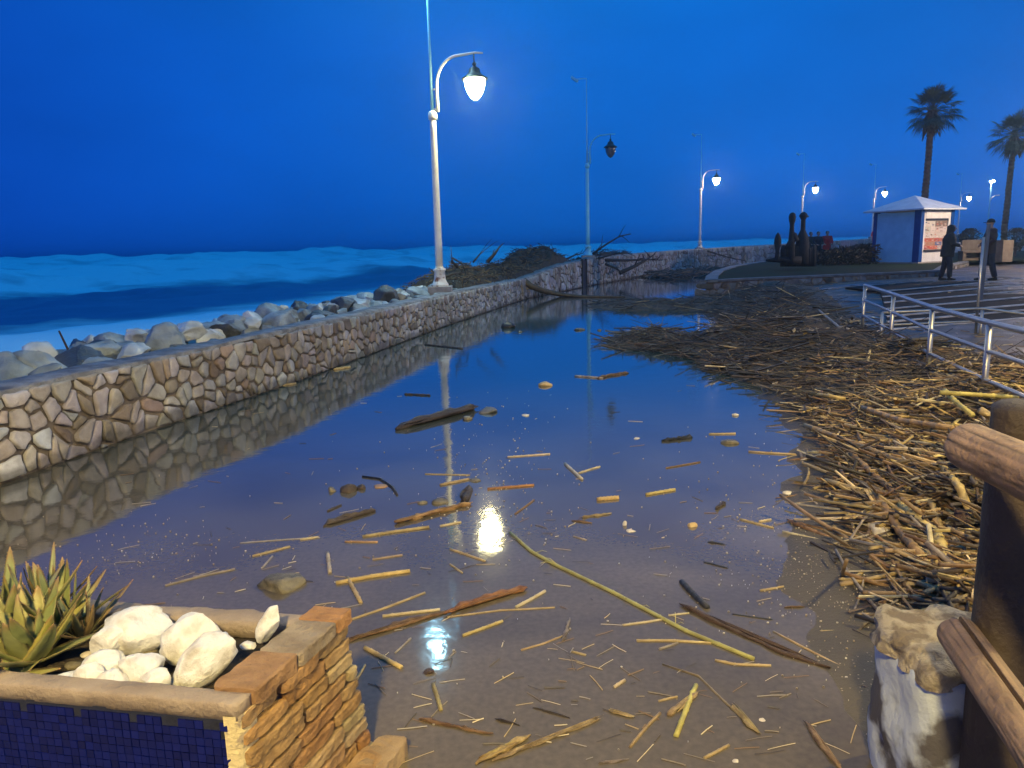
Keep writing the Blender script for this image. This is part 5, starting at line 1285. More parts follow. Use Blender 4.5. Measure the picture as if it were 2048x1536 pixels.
# ------------------------------------------------------------------ metal railings
m_steel = mat('brushed_steel', (0.42, 0.42, 0.42), (0.34, 0.34, 0.34), rough=.35, scale=8, metal=.75)
RP = [(5.545, 11.6), (4.914, 9.5), (4.284, 7.5), (3.905, 6.0), (3.60, 4.6), (3.5, 3.6)]
r1 = empty('metal_railing', (4.9, 9.5, 0), 'near tubular metal railing with three rails slanting out of the right side', 'railing')
b = MB()
for z in (.91,):
    b.tube([(x, y, z) for x, y in RP], .026, 12)
b.build('handrail', m_steel, r1, smooth=True, world=True)
for z in (.68, .44):
    b = MB(); b.tube([(x, y, z) for x, y in RP], .019, 10); b.build('rail', m_steel, r1, smooth=True, world=True)
for i, (x, y) in enumerate(RP):
    b = MB(); b.tube([(x, y, -.05), (x, y, .90)], .025, 12); b.build('post', m_steel, r1, smooth=True, world=True)
r2 = empty('metal_railing', (6.2, 11, 0), 'farther lower tubular railing behind the near one, ending at the grey sign post', 'railing')
q0 = atY(1765, 625, 11.0); q1 = atY(1965, 617, 11.3); q2 = atY(2048, 628, 10.3); q2 = q1 + (q2 - q1) * 2.2
for dz, nm, r_ in ((0, 'handrail', .022), (-.19, 'rail', .016), (-.45, 'rail', .016)):
    b = MB(); b.tube([q0 + Vector((0, 0, dz)), q1 + Vector((0, 0, dz)), q2 + Vector((0, 0, dz))], r_, 10); b.build(nm, m_steel, r2, smooth=True, world=True)
for q in (q0, q1, q2):
    b = MB(); b.tube([(q.x, q.y, -.1), (q.x, q.y, q.z)], .024, 10); b.build('post', m_steel, r2, smooth=True, world=True)
b = MB(); z = atY(1733, 633, 11.4); b.tube([(5.50, 11.5, z.z), (q0.x, q0.y, z.z)], .018, 8); b.build('link_rail', m_steel, r2, smooth=True, world=True)
sg = empty('sign_post', (q1.x + .02, q1.y + .15, .1), 'tall slim grey sign panel on a thin pole beside the man in the cap', 'sign post')
tp = atY(1988, 447, q1.y + .15); md = atY(1976, 600, q1.y + .15)
b = MB(); b.tube([(0, 0, -.1), (0, 0, tp.z - .3)], .020, 10); b.build('pole', m_steel, sg, smooth=True)
b = MB(); hh = tp.z - md.z; b.box((.03, 0, tp.z - .1 - hh / 2), (.032, .012, hh / 2)); bevel(b.build('panel', mat('grey_panel', (.07, .09, .15), rough=.35), sg), .004)
for o in sg.children:
    if o.name.startswith('panel'): o.rotation_euler = (0, R(2), R(20))

# ------------------------------------------------------------------ terrace steps
m_step = mat('step_stone', (0.032, 0.029, 0.028), (0.018, 0.016, 0.016), spec=.08, rough=.9, scale=1.5, bump=.4, bscale=20)
m_nose = mat('step_nosing', (0.72, 0.64, 0.58), (0.42, 0.37, 0.33), rough=.5, scale=3, bump=.3)
YS = [636, 620, 609, 594, 581, 569, 558]; ZS = [.13, .155, .18, .21, .24, .275, .31]
stp = empty('terrace_steps', (13, 17, 0), 'wide shallow dark steps with pale edges behind the railings', 'steps')
ed = []
for y, z in zip(YS, ZS):
    a = at(1960, y + 7.5, z); c = at(2048, y, z); d = c - a; ed.append((a - d * 1.9, c + d * 7, z))
for i in range(len(ed)):
    a, c, z = ed[i]
    if i + 1 < len(ed): a2, c2 = ed[i + 1][0], ed[i + 1][1]
    else: a2, c2 = a + Vector((0, 2, 0)), c + Vector((0, 2, 0))
    b = MB(); t_ = [(a.x, a.y, z), (c.x, c.y, z), (c2.x, c2.y, z), (a2.x, a2.y, z)]
    b.add([(x, y, -.2) for x, y, _ in t_] + t_, [(3, 2, 1, 0), (4, 5, 6, 7), (0, 1, 5, 4), (1, 2, 6, 5), (2, 3, 7, 6), (3, 0, 4, 7)]); o = b.build('step', m_step, stp, world=True)
    nd = Vector((0, .07, 0)); b = MB(); t_ = []
    vs = []; segs = 60
    for k_ in range(segs + 1):
        p0 = a + (c - a) * (k_ / segs); q_ = .012 * fbm(k_ * .7, i)
        vs += [(p0.x, p0.y - .004, z - .02), (p0.x, p0.y - .004, z + .006), (p0.x, p0.y + .07 + q_, z + .006)]
    b.add(vs, [(3 * k_ + j_, 3 * k_ + 3 + j_, 3 * k_ + 4 + j_, 3 * k_ + 1 + j_) for k_ in range(segs) for j_ in range(2)])
    ob = b.build('nosing', m_nose, None); ob.parent = o; ob.matrix_parent_inverse = Matrix.Translation((-13, -17, 0))

# ------------------------------------------------------------------ raised lawn with low stone wall
LZ = .5
LP = [at(1412, 563, LZ), at(1500, 558, LZ), at(1600, 554, LZ), at(1700, 550, LZ), at(1800, 546, LZ), at(1882, 542, LZ), at(1896, 532, LZ), at(1935, 524, LZ), at(2060, 520, LZ), at(2300, 515, LZ), at(2060, 501, LZ), at(1760, 508, LZ), at(1600, 517, LZ), at(1520, 524, LZ), at(1462, 533, LZ), at(1430, 543, LZ), at(1416, 553, LZ)]
m_grass = mat('lawn', (0.022, 0.040, 0.018), (0.03, 0.028, 0.018), spec=.1, rough=.95, scale=1.2, bump=1.0, bscale=14)
b = MB(); n = len(LP); b.add([(p.x, p.y, LZ) for p in LP], [tuple(range(n))]); tag(b.build('lawn', m_grass), kind='structure')
lw = empty('low_stone_wall', (LP[0].x, LP[0].y, 0), 'low rubble wall with pale coping that edges the raised lawn', 'wall')
def seg_wall(P, zt, b, bc, cw=.25):
    for i in range(len(P) - 1):
        a, c = P[i], P[i + 1]; d = (c - a); l = math.hypot(d.x, d.y); nx_, ny_ = d.y / l, -d.x / l
        m_ = int(l / .25) + 1
        for k_ in range(m_):
            p = a.lerp(c, k_ / m_); q = a.lerp(c, (k_ + 1) / m_); w_ = random.uniform(-.01, .02)
            vs = [(p.x + nx_ * w_, p.y + ny_ * w_, -.2), (q.x + nx_ * w_, q.y + ny_ * w_, -.2), (q.x + nx_ * w_, q.y + ny_ * w_, zt - .03), (p.x + nx_ * w_, p.y + ny_ * w_, zt - .03)]
        bc_ = [(a.x + nx_ * .05, a.y + ny_ * .05), (c.x + nx_ * .05, c.y + ny_ * .05), (c.x - nx_ * cw, c.y - ny_ * cw), (a.x - nx_ * cw, a.y - ny_ * cw)]
        bc.add([(x, y, zt - .03) for x, y in bc_] + [(x, y, zt + .035) for x, y in bc_], [(3, 2, 1, 0), (4, 5, 6, 7), (0, 1, 5, 4), (1, 2, 6, 5), (2, 3, 7, 6), (3, 0, 4, 7)])
        b.add([(a.x, a.y, -.2), (c.x, c.y, -.2), (c.x, c.y, zt - .03), (a.x, a.y, zt - .03)], [(0, 1, 2, 3)])
        def pl(s, z, o_, a=a, d=d, l=l, nx_=nx_, ny_=ny_): return (a.x + d.x * s / l + nx_ * o_, a.y + d.y * s / l + ny_ * o_, z)
        yield l, pl
b = MB(); bc = MB(); bs = MB()
for l, pl in seg_wall(LP[:8], LZ, b, bc): add_stones(bs, stone_cells(0, l, lambda s: LZ - .04, .3, .2, int(l * 50)), pl, .012, .03)
b.build('mortar_core', m_mortar, lw, world=True); bs.build('stone_facing', mat('dim_wall_stone', (.42, .44, .46), (.25, .26, .28), rough=.7, scale=6, bump=.6, attr=True), lw, smooth=True, world=True)
b = MB(); bk = MB()
P = [LP[i] for i in (12, 13, 14, 15, 16, 0)]
for _ in seg_wall(P, LZ, bk, bc, .35): pass
bk.build('kerb_face', m_conc, lw, world=True); bc.build('coping', mat('lawn_coping', (.16, .17, .18), (.08, .085, .09), rough=.7, scale=3, bump=.8, bscale=12), lw, world=True)

# ------------------------------------------------------------------ kiosk
KC = at(1836, 527, LZ)
va = math.atan2(KC.x, KC.y); ev = Vector((math.cos(va), -math.sin(va), 0)); fv = Vector((math.sin(va), math.cos(va), 0))
kd = math.hypot(KC.x, KC.y); al = R(34); SD = 2.35
ud = (ev * -math.cos(al) + fv * math.sin(al)); vd = (ev * math.sin(al) + fv * math.cos(al))
kz = atY(1836, 418, KC.y).z; H_ = kz - LZ
kio = empty('kiosk', tuple(KC), 'small square white and blue newspaper kiosk with a pyramid roof', 'kiosk')
Mk = Matrix(((ud.x, vd.x, 0, 0), (ud.y, vd.y, 0, 0), (0, 0, 1, 0), (0, 0, 0, 1)))  # local: x along left face, y along right face
m_kw = mat('kiosk_white', (0.74, 0.74, 0.72), (0.64, 0.64, 0.62), rough=.5, scale=3)
m_kb = mat('kiosk_blue', (0.005, 0.06, 0.26), (0.004, 0.045, 0.2), rough=.4, scale=3)
m_roof = mat('kiosk_roof', (0.58, 0.64, 0.70), (0.46, 0.52, 0.58), rough=.6, scale=2.5, bump=.2)
def kbox(nm, x0, x1, y0, y1, z0, z1, m, par=kio, bv=.01):
    b = MB(); b.box(((x0 + x1) / 2, (y0 + y1) / 2, (z0 + z1) / 2), (abs(x1 - x0) / 2, abs(y1 - y0) / 2, abs(z1 - z0) / 2), M=Mk); o = b.build(nm, m, par); 
    if bv: bevel(o, bv)
    return o
kbox('base', -.03, SD + .03, -.03, SD + .03, -.1, .06, m_conc)
kbox('wall', .08, SD - .08, .0, .07, .06, H_ - .1, mat('kiosk_white_skylit', (.28, .62, .85), (.23, .54, .77), rough=.5, scale=3))         # left visible face: white wall with blue skylight put into its colour
kbox('wall', .05, SD - .05, SD - .07, SD, .06, H_ - .1, m_kw)
kbox('wall', SD - .07, SD, .05, SD - .05, .06, H_ - .1, m_kw)
for x, y in ((.0, .0), (SD, .0), (0, SD), (SD, SD)):
    kbox('pilaster', x - .16 if x else -.03, x + .03 if x else .30, (y - .20) if y else -.03, (y + .03) if y else .2, .06, H_ - .02, m_kb)
kbox('wall', .02, .07, .2, SD - .2, .06, .56, m_kw)
kbox('fascia', -.02, .05, .32, SD - .34, H_ - .42, H_ - .08, m_kw)
for y in (.2, SD - .34): kbox('display_frame', .0, .05, y, y + .14, .06, H_ - .06, m_kw)
kbox('display_frame', .012, .05, .34, SD - .34, H_ - .52, H_ - .42, mat('dark_frame', (.04, .05, .07), rough=.4))
kbox('sill', -.10, .05, .30, SD - .3, .54, .60, mat('sill_dark', (.05, .05, .05), rough=.5))
bk_ = kbox('display_case', .06, .11, .34, SD - .34, .60, H_ - .52, mat('display_back', (.22, .17, .13), (.12, .08, .06), rough=.6, emit=(1, .72, .5), estr=.35), bv=0)
rk = random.Random(5); Y0_ = .36; W_ = SD - .72; Z0 = .61; Z1 = H_ - .53
PC = [(.50, .42, .34), (.45, .14, .09), (.55, .46, .36), (.26, .18, .14), (.50, .20, .12), (.10, .14, .26), (.60, .54, .46), (.33, .25, .19), (.42, .30, .20)]
rows = [(0, .13), (.13, .27), (.27, .40), (.40, .60), (.60, .80), (.80, 1.0)]
for ri, (a_, c_) in enumerate(rows):
    y_ = 0.0
    while y_ < .97:
        w_ = min(rk.uniform(.16, .34), 1 - y_)
        if 1 - y_ - w_ < .1: w_ = 1 - y_
        z0_, z1_ = Z0 + (Z1 - Z0) * a_, Z0 + (Z1 - Z0) * c_; ya, yb = Y0_ + W_ * y_, Y0_ + W_ * (y_ + w_)
        col = rk.choice(PC)
        if ri < 3 and y_ < .5: col = rk.choice(((.55, .13, .07), (.50, .24, .14), (.48, .10, .06)))
        if ri >= 3 and y_ < .4: col = (.62, .57, .50)
        b = MB(); b.box((.05, (ya + yb) / 2, (z0_ + z1_) / 2), (.006, (yb - ya) / 2 - .006, (z1_ - z0_) / 2 - .006), M=Mk, col=jcol(col, .12))
        for q_ in range(4):
            fw, fh_ = rk.uniform(.12, .4) * (yb - ya), rk.uniform(.08, .25) * (z1_ - z0_)
            b.box((.0425 - .0006 * q_, (ya + yb) / 2 + rk.uniform(-.25, .25) * (yb - ya), (z0_ + z1_) / 2 + rk.uniform(-.3, .3) * (z1_ - z0_)), (.0012, fw / 2, fh_ / 2), M=Mk, col=jcol(rk.choice(PC), .3))
        b.build('magazine', mat('print_paper', (1, 1, 1), (.85, .85, .85), rough=.4, attr=True, scale=12), bk_)
        y_ += w_
ov = .36; zc = H_ + .02; ap = atY(1842, 389, KC.y + 1.0).z - LZ
b = MB(); q = [(-ov, -ov), (SD + ov, -ov), (SD + ov, SD + ov), (-ov, SD + ov)]
vs = [Mk @ Vector((x, y, zc - .06)) for x, y in q] + [Mk @ Vector((x, y, zc)) for x, y in q] + [Mk @ Vector((SD / 2, SD / 2, ap))]
b.add(vs, [(3, 2, 1, 0), (0, 1, 5, 4), (1, 2, 6, 5), (2, 3, 7, 6), (3, 0, 4, 7), (4, 5, 8), (5, 6, 8), (6, 7, 8), (7, 4, 8)]); b.build('roof', m_roof, kio)
kbox('wall_lamp', SD + .0, SD + .14, .1, .26, H_ - .32, H_ - .2, m_black)
# lamp post further right that lights the kiosk front, outside the frame
kl = KC - ud * 7.2 + vd * 2.4
lamp_post((kl.x, kl.y, LZ), 'warm lamp post on the lawn edge right of the two standing men', bulb_mat('bulb_lawn', (1.0, .74, .50), 1500), m_off, 7.4, (-.9, .3), 'white lamp posts along the promenade')

# ------------------------------------------------------------------ anchor monument
m_iron = mat('anchor_iron', (0.010, 0.012, 0.016), (0.006, 0.007, 0.01), rough=.85, scale=8, bump=.5)
MY = 31.0
def mp(px, py, dy=0): return atY(px, py, MY + dy)
def vshape(b, cx, prof, dy=0, flat=.6):
    """upright turned shape: list of (py, half width px)"""
    base = mp(cx, prof[-1][0], dy); k_ = depth(base) / F_PX; pr = [(max(.01, w_ * k_), mp(cx, y, dy).z - base.z) for y, w_ in prof][::-1]
    b.lathe(pr, c=base, n=14)
mon = empty('anchor_monument', tuple(mp(1595, 530)), 'black silhouette of old ship anchors standing upright on the lawn', 'monument')
b = MB(); vshape(b, 1554, [(465, .5), (470, 4), (478, 6.5), (487, 7), (495, 5), (503, 3.5), (512, 4.5), (522, 6)]); b.build('anchor_fluke', m_iron, mon, smooth=True, world=True)
b = MB(); vshape(b, 1581, [(425, 2), (428, 5.5), (434, 6.8), (441, 6.2), (447, 4.5), (453, 4), (470, 5), (490, 6.5), (528, 9)]); b.build('anchor_shank', m_iron, mon, smooth=True, world=True)
b = MB(); vshape(b, 1603, [(424, 2), (427, 6), (432, 8.5), (436, 6), (440, 4.2), (460, 4.6), (468, 8), (476, 12), (500, 14), (528, 15)], .2)
p0 = mp(1606, 433, .2); p1 = mp(1617, 433, .2); b.tube([p0, p1], [.06, .03], 8); b.build('anchor_shank', m_iron, mon, smooth=True, world=True)
b = MB(); b.tube([mp(1581, 462), mp(1588, 470), mp(1591, 482)], [.05, .12, .15], 10); b.tube([mp(1592, 470, .2), mp(1585, 480), mp(1575, 500)], [.05, .14, .16], 10); b.build('anchor_arm', m_iron, mon, smooth=True, world=True)
b = MB()
for i in range(14):
    px = 1566 + i * 4.6; b.tube([mp(px, 533, .1), mp(px + 1, 497 + 6 * random.random(), .1), mp(px + 2.5, 488 + 8 * random.random(), .1)], [.13, .12, .07], 8, jit=.1)
b.tube([mp(1532, 521), mp(1560, 519), mp(1600, 522)], [.05, .12, .2], 8, jit=.15); b.build('chain_pile', m_iron, mon, smooth=True, world=True)

# ------------------------------------------------------------------ people
def remeshed(b, name, m, voxel=.02, parent=None, smooth_it=6):
    o = b.build(name, m, parent)
    md = o.modifiers.new('r', 'REMESH'); md.mode = 'VOXEL'; md.voxel_size = voxel; md.use_smooth_shade = True
    s = o.modifiers.new('s', 'SMOOTH'); s.iterations = smooth_it; s.factor = .5
    dg = bpy.context.evaluated_depsgraph_get(); me = bpy.data.meshes.new_from_object(o.evaluated_get(dg)); o.modifiers.clear(); old = o.data; o.data = me; me.name = name; bpy.data.meshes.remove(old)
    return o
m_skin = mat('skin', (0.45, 0.28, 0.20), (0.40, 0.24, 0.17), rough=.5)
def cloth(nm, c): return mat(nm, c, tuple(x * .6 for x in c), rough=.85, scale=8, bump=.5, bscale=30)
def person(loc, yaw, ht, lab, jacket, trousers, head='cap', lean=.0, stride=.12, armf=.25, grp=None, bulk=1.0, headc=None, elbows=True):
    """faces local +Y"""
    p = empty('person', loc, lab, 'person', grp, yaw); k = ht / 1.75
    V = lambda x, y, z: Vector((x, y + lean * max(0, z - .9), z)) * k
    hip = {s: V(.09 * s, 0, .90) for s in (-1, 1)}; knee = {s: V(.10 * s, stride * s * .55 + .03, .49) for s in (-1, 1)}; ank = {s: V(.11 * s, stride * s, .09) for s in (-1, 1)}
    sh = {s: V(.185 * s, -.01, 1.43) for s in (-1, 1)}; elb = {s: V(.27 * s, -.05 + armf * .25, 1.15) for s in (-1, 1)}
    wr_ = {s: V(.20 * s, .10 + armf * .35, .97 + armf * .25) for s in (-1, 1)}
    b = MB(); hd = V(0, .03, 1.63)
    # head: skull, jaw, nose, ears
    for c, r in ((Vector((0, 0, .02)), (.078, .095, .10)), (Vector((0, .022, -.05)), (.056, .066, .065))):
        me = MB(); bm = bmesh.new(); bmesh.ops.create_uvsphere(bm, u_segments=16, v_segments=12, radius=1)
        b.add([hd + (c + Vector((v.co.x * r[0], v.co.y * r[1], v.co.z * r[2]))) * k for v in bm.verts], [tuple(v.index for v in f.verts) for f in bm.faces]); bm.free()
    b.tube([hd + V(0, .088, .02) - V(0, 0, 0), hd + Vector((0, .118, -.028)) * k], [.010 * k, .020 * k], 8)
    for s in (-1, 1): b.tube([hd + Vector((s * .074, -.005, .015)) * k, hd + Vector((s * .092, -.015, .0)) * k], [.022 * k, .018 * k], 8)
    b.tube([V(0, 0, 1.38), V(0, .01, 1.48), hd + Vector((0, -.01, -.04)) * k], [.075 * k, .058 * k, .055 * k], 12)
    b.tube([V(0, 0, .88), V(0, .01, 1.1), V(0, 0, 1.3), V(0, 0, 1.42)], [.13 * k, .12 * k, .15 * k, .10 * k], 14)
    for s in (-1, 1):
        b.tube([V(.06 * s, 0, 1.40), sh[s], elb[s], wr_[s]], [.06 * k, .055 * k, .042 * k, .028 * k], 10)
        pm = wr_[s] + Vector((-.03 * s, .05, -.03)) * k; b.tube([wr_[s], pm], [.028 * k, .034 * k], 10)
        for f_ in range(4):
            q = pm + Vector((-.012 * s + (f_ - 1.5) * .005, .01, -.012 * (f_ - 1.5))) * k; b.tube([q, q + Vector((-.03 * s, .03, -.01)) * k, q + Vector((-.055 * s, .03 - .004 * f_, -.03)) * k], [.010 * k, .009 * k, .007 * k], 6)
        b.tube([wr_[s], wr_[s] + Vector((-.03 * s, .03, .02)) * k, pm + Vector((-.04 * s, .01, .035)) * k], [.012 * k, .011 * k, .008 * k], 6)
        b.tube([hip[s], knee[s], ank[s]], [.095 * k, .062 * k, .042 * k], 12)
    body = remeshed(b, 'body', m_skin, .014 * k, p, 3)
    b = MB(); z0 = V(0, 0, .80)
    b.tube([V(0, .0, .74), V(0, .01, .92), V(0, .015, 1.12), V(0, .0, 1.30), V(0, -.01, 1.42), V(0, .0, 1.475)], [.175 * k * bulk, .172 * k * bulk, .165 * k * bulk, .178 * k * bulk, .135 * k, .085 * k], 18)
    for s in (-1, 1):
        b.tube([V(.05 * s, 0, 1.40), sh[s], elb[s], wr_[s]], [.10 * k, .085 * k * bulk, .066 * k * bulk, .050 * k], 12)
        b.tube([V(.08 * s, .0, .78), V(.09 * s, .0, 1.25), sh[s]], [.13 * k * bulk, .12 * k * bulk, .08 * k], 12)
    b.tube([V(0, -.02, 1.43), V(0, -.01, 1.50)], [.10 * k, .085 * k], 12)
    remeshed(b, 'jacket', jacket, .018 * k, p, 4)
    b = MB()
    for s in (-1, 1): b.tube([V(.07 * s, 0, .93), hip[s] - V(0, 0, .06), knee[s], ank[s] + V(0, -.01, .02)], [.12 * k, .115 * k, .088 * k, .075 * k], 12)
    remeshed(b, 'trousers', trousers, .018 * k, p, 4)
    for s in (-1, 1):
        b = MB(); a = ank[s]; b.tube([a + Vector((0, -.07, -.045)) * k, a + Vector((0, .05, -.045)) * k, a + Vector((.01 * s, .17, -.058)) * k], [.045 * k, .045 * k, .032 * k], 10); b.tube([a + Vector((0, -.02, -.04)) * k, a + Vector((0, -.01, .04)) * k], [.045 * k, .048 * k], 10)
        remeshed(b, 'shoe', cloth('shoe_black', (.02, .02, .02)), .012, p, 2)
    b = MB(); hc = headc or cloth('hair_dark', (.02, .015, .012))
    if head == 'cap':
        b.lathe([(.103, .02), (.104, .05), (.09, .095), (.05, .125), (.01, .135)], n=20, M=Matrix.Translation(hd) @ Matrix.Scale(k, 4) @ Matrix.Translation((0, -.005, 0)))
        b.tube([hd + Vector((0, .07, .035)) * k, hd + Vector((0, .16, .03)) * k, hd + Vector((0, .19, .02)) * k], [.075 * k, .062 * k, .03 * k], 14, flat=.14); b.build('cap', hc, p, smooth=True)
    elif head == 'hood':
        b.tube([V(0, -.03, 1.44), hd + Vector((0, -.045, -.03)) * k, hd + Vector((0, -.035, .05)) * k, hd + Vector((0, -.01, .11)) * k], [.10 * k, .115 * k, .115 * k, .06 * k], 16); remeshed(b, 'hood', jacket, .018 * k, p, 3)
    else:
        b.tube([hd + Vector((0, -.05, -.05)) * k, hd + Vector((0, -.03, .03)) * k, hd + Vector((0, .0, .085)) * k, hd + Vector((0, .01, .115)) * k], [.07 * k, .095 * k, .092 * k, .05 * k], 14); remeshed(b, 'hair', hc, .014 * k, p, 2)
    return p
def foot(px, py, z): return tuple(at(px, py, z))
def face(deg): return -R(deg)   # heading measured clockwise from +Y
jb = cloth('jacket_black', (.022, .024, .03)); tb = cloth('trousers_navy', (.02, .025, .045)); jr = cloth('jacket_red', (.55, .03, .03)); td = cloth('trousers_dark', (.03, .03, .035))
person(foot(1890, 561, .30), face(108), 1.70, 'person in bulky black hooded jacket and dark blue trousers standing right of the kiosk', jb, tb, 'hood', lean=.10, stride=.10, armf=.5, bulk=1.15)
person(foot(1974, 561, .30), face(-78), 1.82, 'person in dark peaked cap and dark jacket standing behind the grey sign post', cloth('jacket_brown', (.05, .028, .03)), tb, 'cap', lean=.0, stride=.14, armf=.2, headc=cloth('cap_black', (.02, .02, .025)))
person(foot(1652, 526, LZ), face(190), 1.62, 'person in a red jacket standing just right of the anchor monument', jr, td, 'hair', stride=.05, armf=.3, bulk=1.1)
person(foot(1634, 527, LZ), face(170), 1.60, 'person in dark clothes between the anchor monument and the red jacket', jb, td, 'hair', stride=.05, armf=.3, headc=cloth('hair_grey', (.10, .09, .08)))
person(foot(1619, 525, LZ), face(150), 1.62, 'person with light brown hair half hidden behind the anchor monument', cloth('jacket_olive', (.04, .045, .03)), td, 'hair', stride=.05, armf=.3, headc=cloth('hair_brown', (.16, .10, .05)))
pf = atY(1748, 497, 62.0); person(tuple(pf), face(200), 1.62, 'small far figure in a red coat walking left of the kiosk', cloth('coat_red', (.65, .05, .05)), cloth('trousers_pink', (.5, .18, .16)), 'hair', stride=.2, armf=.3)

# ------------------------------------------------------------------ palms, shrubs, bench
def palm(loc, trunk_h, r0, crown, lab, seed, lean=(0, 0)):
    rn_ = random.Random(seed); p = empty('palm_tree', loc, lab, 'palm', 'tall fan palms behind the kiosk')
    b = MB(); P = []; Rr = []
    n = int(trunk_h / .11)
    for i in range(n + 1):
        u = i / n; P.append((lean[0] * u * u + .05 * fbm(u * 3, seed), lean[1] * u, trunk_h * u)); Rr.append(r0 * (1.35 - .75 * sm(0, .12, u) * .5 - .18 * u) * (1.09 if i % 2 else .95) * rn_.uniform(.96, 1.04) + (.10 * sm(.86, 1, u)))
    b.tube(P, Rr, 14, jit=.05); b.build('trunk', mat('palm_trunk', (.10, .075, .055), (.045, .033, .025), rough=.9, scale=6, bump=1, bscale=14), p)
    top = Vector(P[-1]); b = MB(); cols = ((.05, .075, .022), (.035, .055, .02), (.07, .085, .03), (.045, .06, .03))
    def fan(az, el, pl, fr, col, droop):
        d = Vector((math.cos(az) * math.cos(el), math.sin(az) * math.cos(el), math.sin(el))); s = Vector((-math.sin(az), math.cos(az), 0)); u = s.cross(d) * -1
        hub = top + d * pl + Vector((0, 0, -.12 * pl * pl)); b.tube([top, top + d * pl * .5 + Vector((0, 0, .03)), hub], [.03, .022, .018], 5, (.10, .09, .04))
        m_ = 22
        for j in range(m_):
            a = R(-112 + 224 * j / (m_ - 1)) + rn_.uniform(-.04, .04); l = fr * (1 - .25 * abs(a) / R(112)) * rn_.uniform(.85, 1.1)
            dd = d * math.cos(a) + s * math.sin(a); w_ = Vector((d * -math.sin(a) + s * math.cos(a))) * l * .042
            a0 = hub; a1 = hub + dd * l * .55 + Vector((0, 0, -droop * .15 * l)) + u * .02 * rn_.uniform(-1, 1); a2 = hub + dd * l + Vector((0, 0, -droop * rn_.uniform(.5, 1.1) * l))
            c = jcol(col, .25); b.add([a0, a1 - w_, a1 + w_, a2, a1 + u * l * .02], [(0, 1, 4), (0, 4, 2), (1, 3, 4), (4, 3, 2)], c)
    for i in range(crown[0]):
        f_ = i / crown[0]; el = 1.35 - 2.15 * f_ + rn_.uniform(-.18, .18); az = i * 2.399 + rn_.uniform(-.3, .3)
        fan(az, el, crown[1] * rn_.uniform(.8, 1.1), crown[2] * rn_.uniform(.85, 1.1), rn_.choice(cols), .20 + .35 * f_)
    b.build('crown', mat('palm_leaf', (1, 1, 1), (.7, .7, .7), rough=.6, scale=5, attr=True), p)
    b = MB()
    for i in range(60):
        az = rn_.uniform(0, 6.28); z = rn_.uniform(-1.1, -.1); r_ = r0 + .02; a = top + Vector((math.cos(az) * r_, math.sin(az) * r_, z)); e_ = a + Vector((math.cos(az) * .25, math.sin(az) * .25, -.35 - rn_.random() * .3))
        b.tube([a, a.lerp(e_, .5) + Vector((math.cos(az), math.sin(az), 0)) * .08, e_], [.03, .06, .015], 5, (.07, .05, .03), flat=.4)
    b.build('dead_leaf_skirt', mat('dead_leaf', (1, 1, 1), (.6, .6, .6), rough=.9, attr=True), p)
q = atY(1849, 400, 44); zt = atY(1854, 222, 44).z; palm((q.x, 44, .6), zt - .6, .20, (38, .95, .86), 'tall fan palm rising directly behind the kiosk roof', 5, lean=(.12, 0))
q = atY(2010, 450, 48); zt = atY(2014, 270, 48).z; palm((q.x, 48, .6), zt - .6, .19, (36, .95, .86), 'second fan palm at the right edge of the picture', 9, lean=(.1, 0))
def shrub(loc, h, rt_, rb_, lab, seed):
    rn_ = random.Random(seed); p = empty('shrub', loc, lab, 'shrub', 'dark shrubs by the stone bench'); b = MB(); b.tube([(0, 0, 0), (.02, 0, h * .5)], [.05, .04], 8); b.build('stem', m_dark_wood, p)
    b = MB()
    for _ in range(2600):
        z = h * (.18 + .82 * rn_.random() ** .8); f_ = z / h; r_ = (rb_ + (rt_ - rb_) * sm(.15, .75, f_)) * (1 - .75 * sm(.75, 1.05, f_)) * (rn_.random() ** .35); a = rn_.uniform(0, 6.28); r_ *= 1 + .25 * math.sin(a * 3 + seed) 
        c = Vector((math.cos(a) * r_, math.sin(a) * r_, z)); d = Vector((rn_.gauss(0, 1), rn_.gauss(0, 1), rn_.gauss(.6, 1))).normalized() * rn_.uniform(.05, .10); s = d.cross(Vector((rn_.random(), rn_.random(), rn_.random()))).normalized() * .022
        b.add([c, c + d * .5 + s, c + d, c + d * .5 - s], [(0, 1, 2, 3)], jcol(rn_.choice(((.03, .045, .02), (.05, .06, .03), (.06, .045, .03))), .2))
    b.build('foliage', mat('shrub_leaf', (1, 1, 1), (.7, .7, .7), rough=.7, attr=True), p)
q = at(1935, 512, LZ); shrub((q.x, q.y, LZ), 1.6 * 1.0, .62, .28, 'flaring dark shrub between the kiosk and the man in the cap', 3)
q = at(2030, 512, LZ); shrub((q.x, q.y, LZ), 1.5, .66, .3, 'flaring dark shrub at the right edge near the second palm', 6)
m_bench = mat('bench_stone', (.15, .125, .10), (.10, .08, .06), rough=.8, scale=5, bump=.4)
q = at(1945, 522, LZ - .02); be = empty('stone_bench', tuple(q), 'L shaped pale stone bench behind the two men', 'bench')
for nm, c, h in (('seat', (0, 0, .44), (.62, .22, .05)), ('leg', (-.52, 0, .195), (.08, .2, .195)), ('leg', (.5, 0, .195), (.08, .2, .195)), ('backrest', (.12, .27, .5), (.55, .05, .5))):
    b = MB(); b.box(c, h); bevel(b.build(nm, m_bench, be), .015)
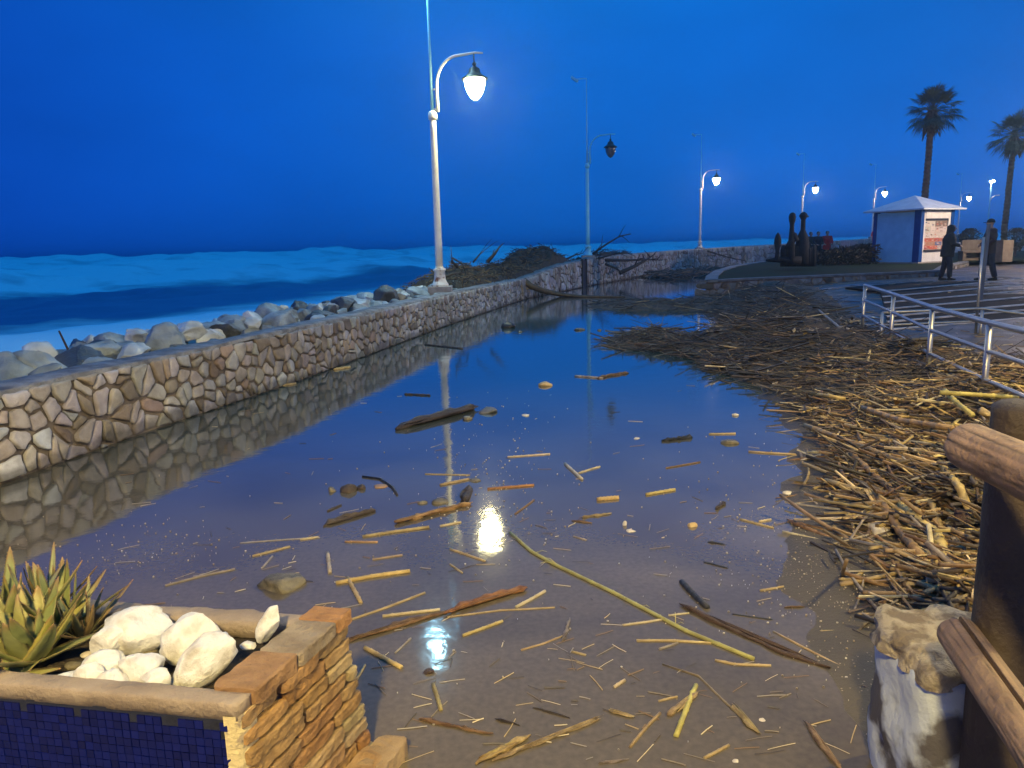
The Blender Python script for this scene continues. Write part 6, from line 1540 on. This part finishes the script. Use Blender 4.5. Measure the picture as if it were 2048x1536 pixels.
q = at(2002, 524, LZ - .02); b = MB(); b.box((q.x, q.y, LZ + .46), (.30, .3, .48), rz=.3, jit=.01); o = b.build('stone_block', m_bench); bevel(o, .02); tag(recenter(o), 'square pale stone block right of the stone bench', 'block')
q = atY(1697, 500, 50); b = MB(); b.box((q.x, q.y, q.z + .15), (.35, .35, .45), rz=.4); o = b.build('utility_box', mat('grey_box', (.22, .26, .32), rough=.6)); bevel(o, .03); tag(recenter(o), 'grey box standing between the anchor monument and the far red figure', 'box')
# hedge-like dark litter bank between monument and kiosk
b = MB(); rh = random.Random(4)
for _ in range(5200):
    px = rh.uniform(1640, 1756); yy = rh.uniform(34, 42); g = atY(px, 515, yy); z = LZ + .05 + rh.random() ** 1.3 * (.55 + .25 * sm(1640, 1750, px)) 
    c = Vector((g.x, yy, z)); d = Vector((rh.gauss(0, 1), rh.gauss(0, 1), rh.gauss(.2, .6))).normalized() * rh.uniform(.1, .3); s = d.cross(Vector((rh.random(), rh.random(), rh.random()))).normalized() * .03
    b.add([c, c + d * .5 + s, c + d, c + d * .5 - s], [(0, 1, 2, 3)], jcol(rh.choice(((.03, .035, .02), (.05, .045, .03), (.07, .05, .03))), .2))
tag(b.build('low_hedge', mat('hedge_leaf', (1, 1, 1), (.7, .7, .7), rough=.8, attr=True)), 'dark low hedge and litter between the anchor monument and the kiosk', kind='stuff')
# ------------------------------------------------------------------ sea spray in the air
hm = bpy.data.materials.new('sea_haze'); hm.use_nodes = True; hn = hm.node_tree; hn.nodes.clear()
ho = hn.nodes.new('ShaderNodeOutputMaterial'); pv = hn.nodes.new('ShaderNodeVolumePrincipled')
pv.inputs['Color'].default_value = (.5, .8, 1, 1); pv.inputs['Density'].default_value = .0013; pv.inputs['Anisotropy'].default_value = .85
hn.links.new(pv.outputs[0], ho.inputs['Volume'])
b = MB(); b.box((0, 0, 4.0), (6500, 6500, 9.0)); o = b.build('haze', hm)
tag(o, kind='stuff'); o['label'] = 'thin sea spray hanging in the dusk air'
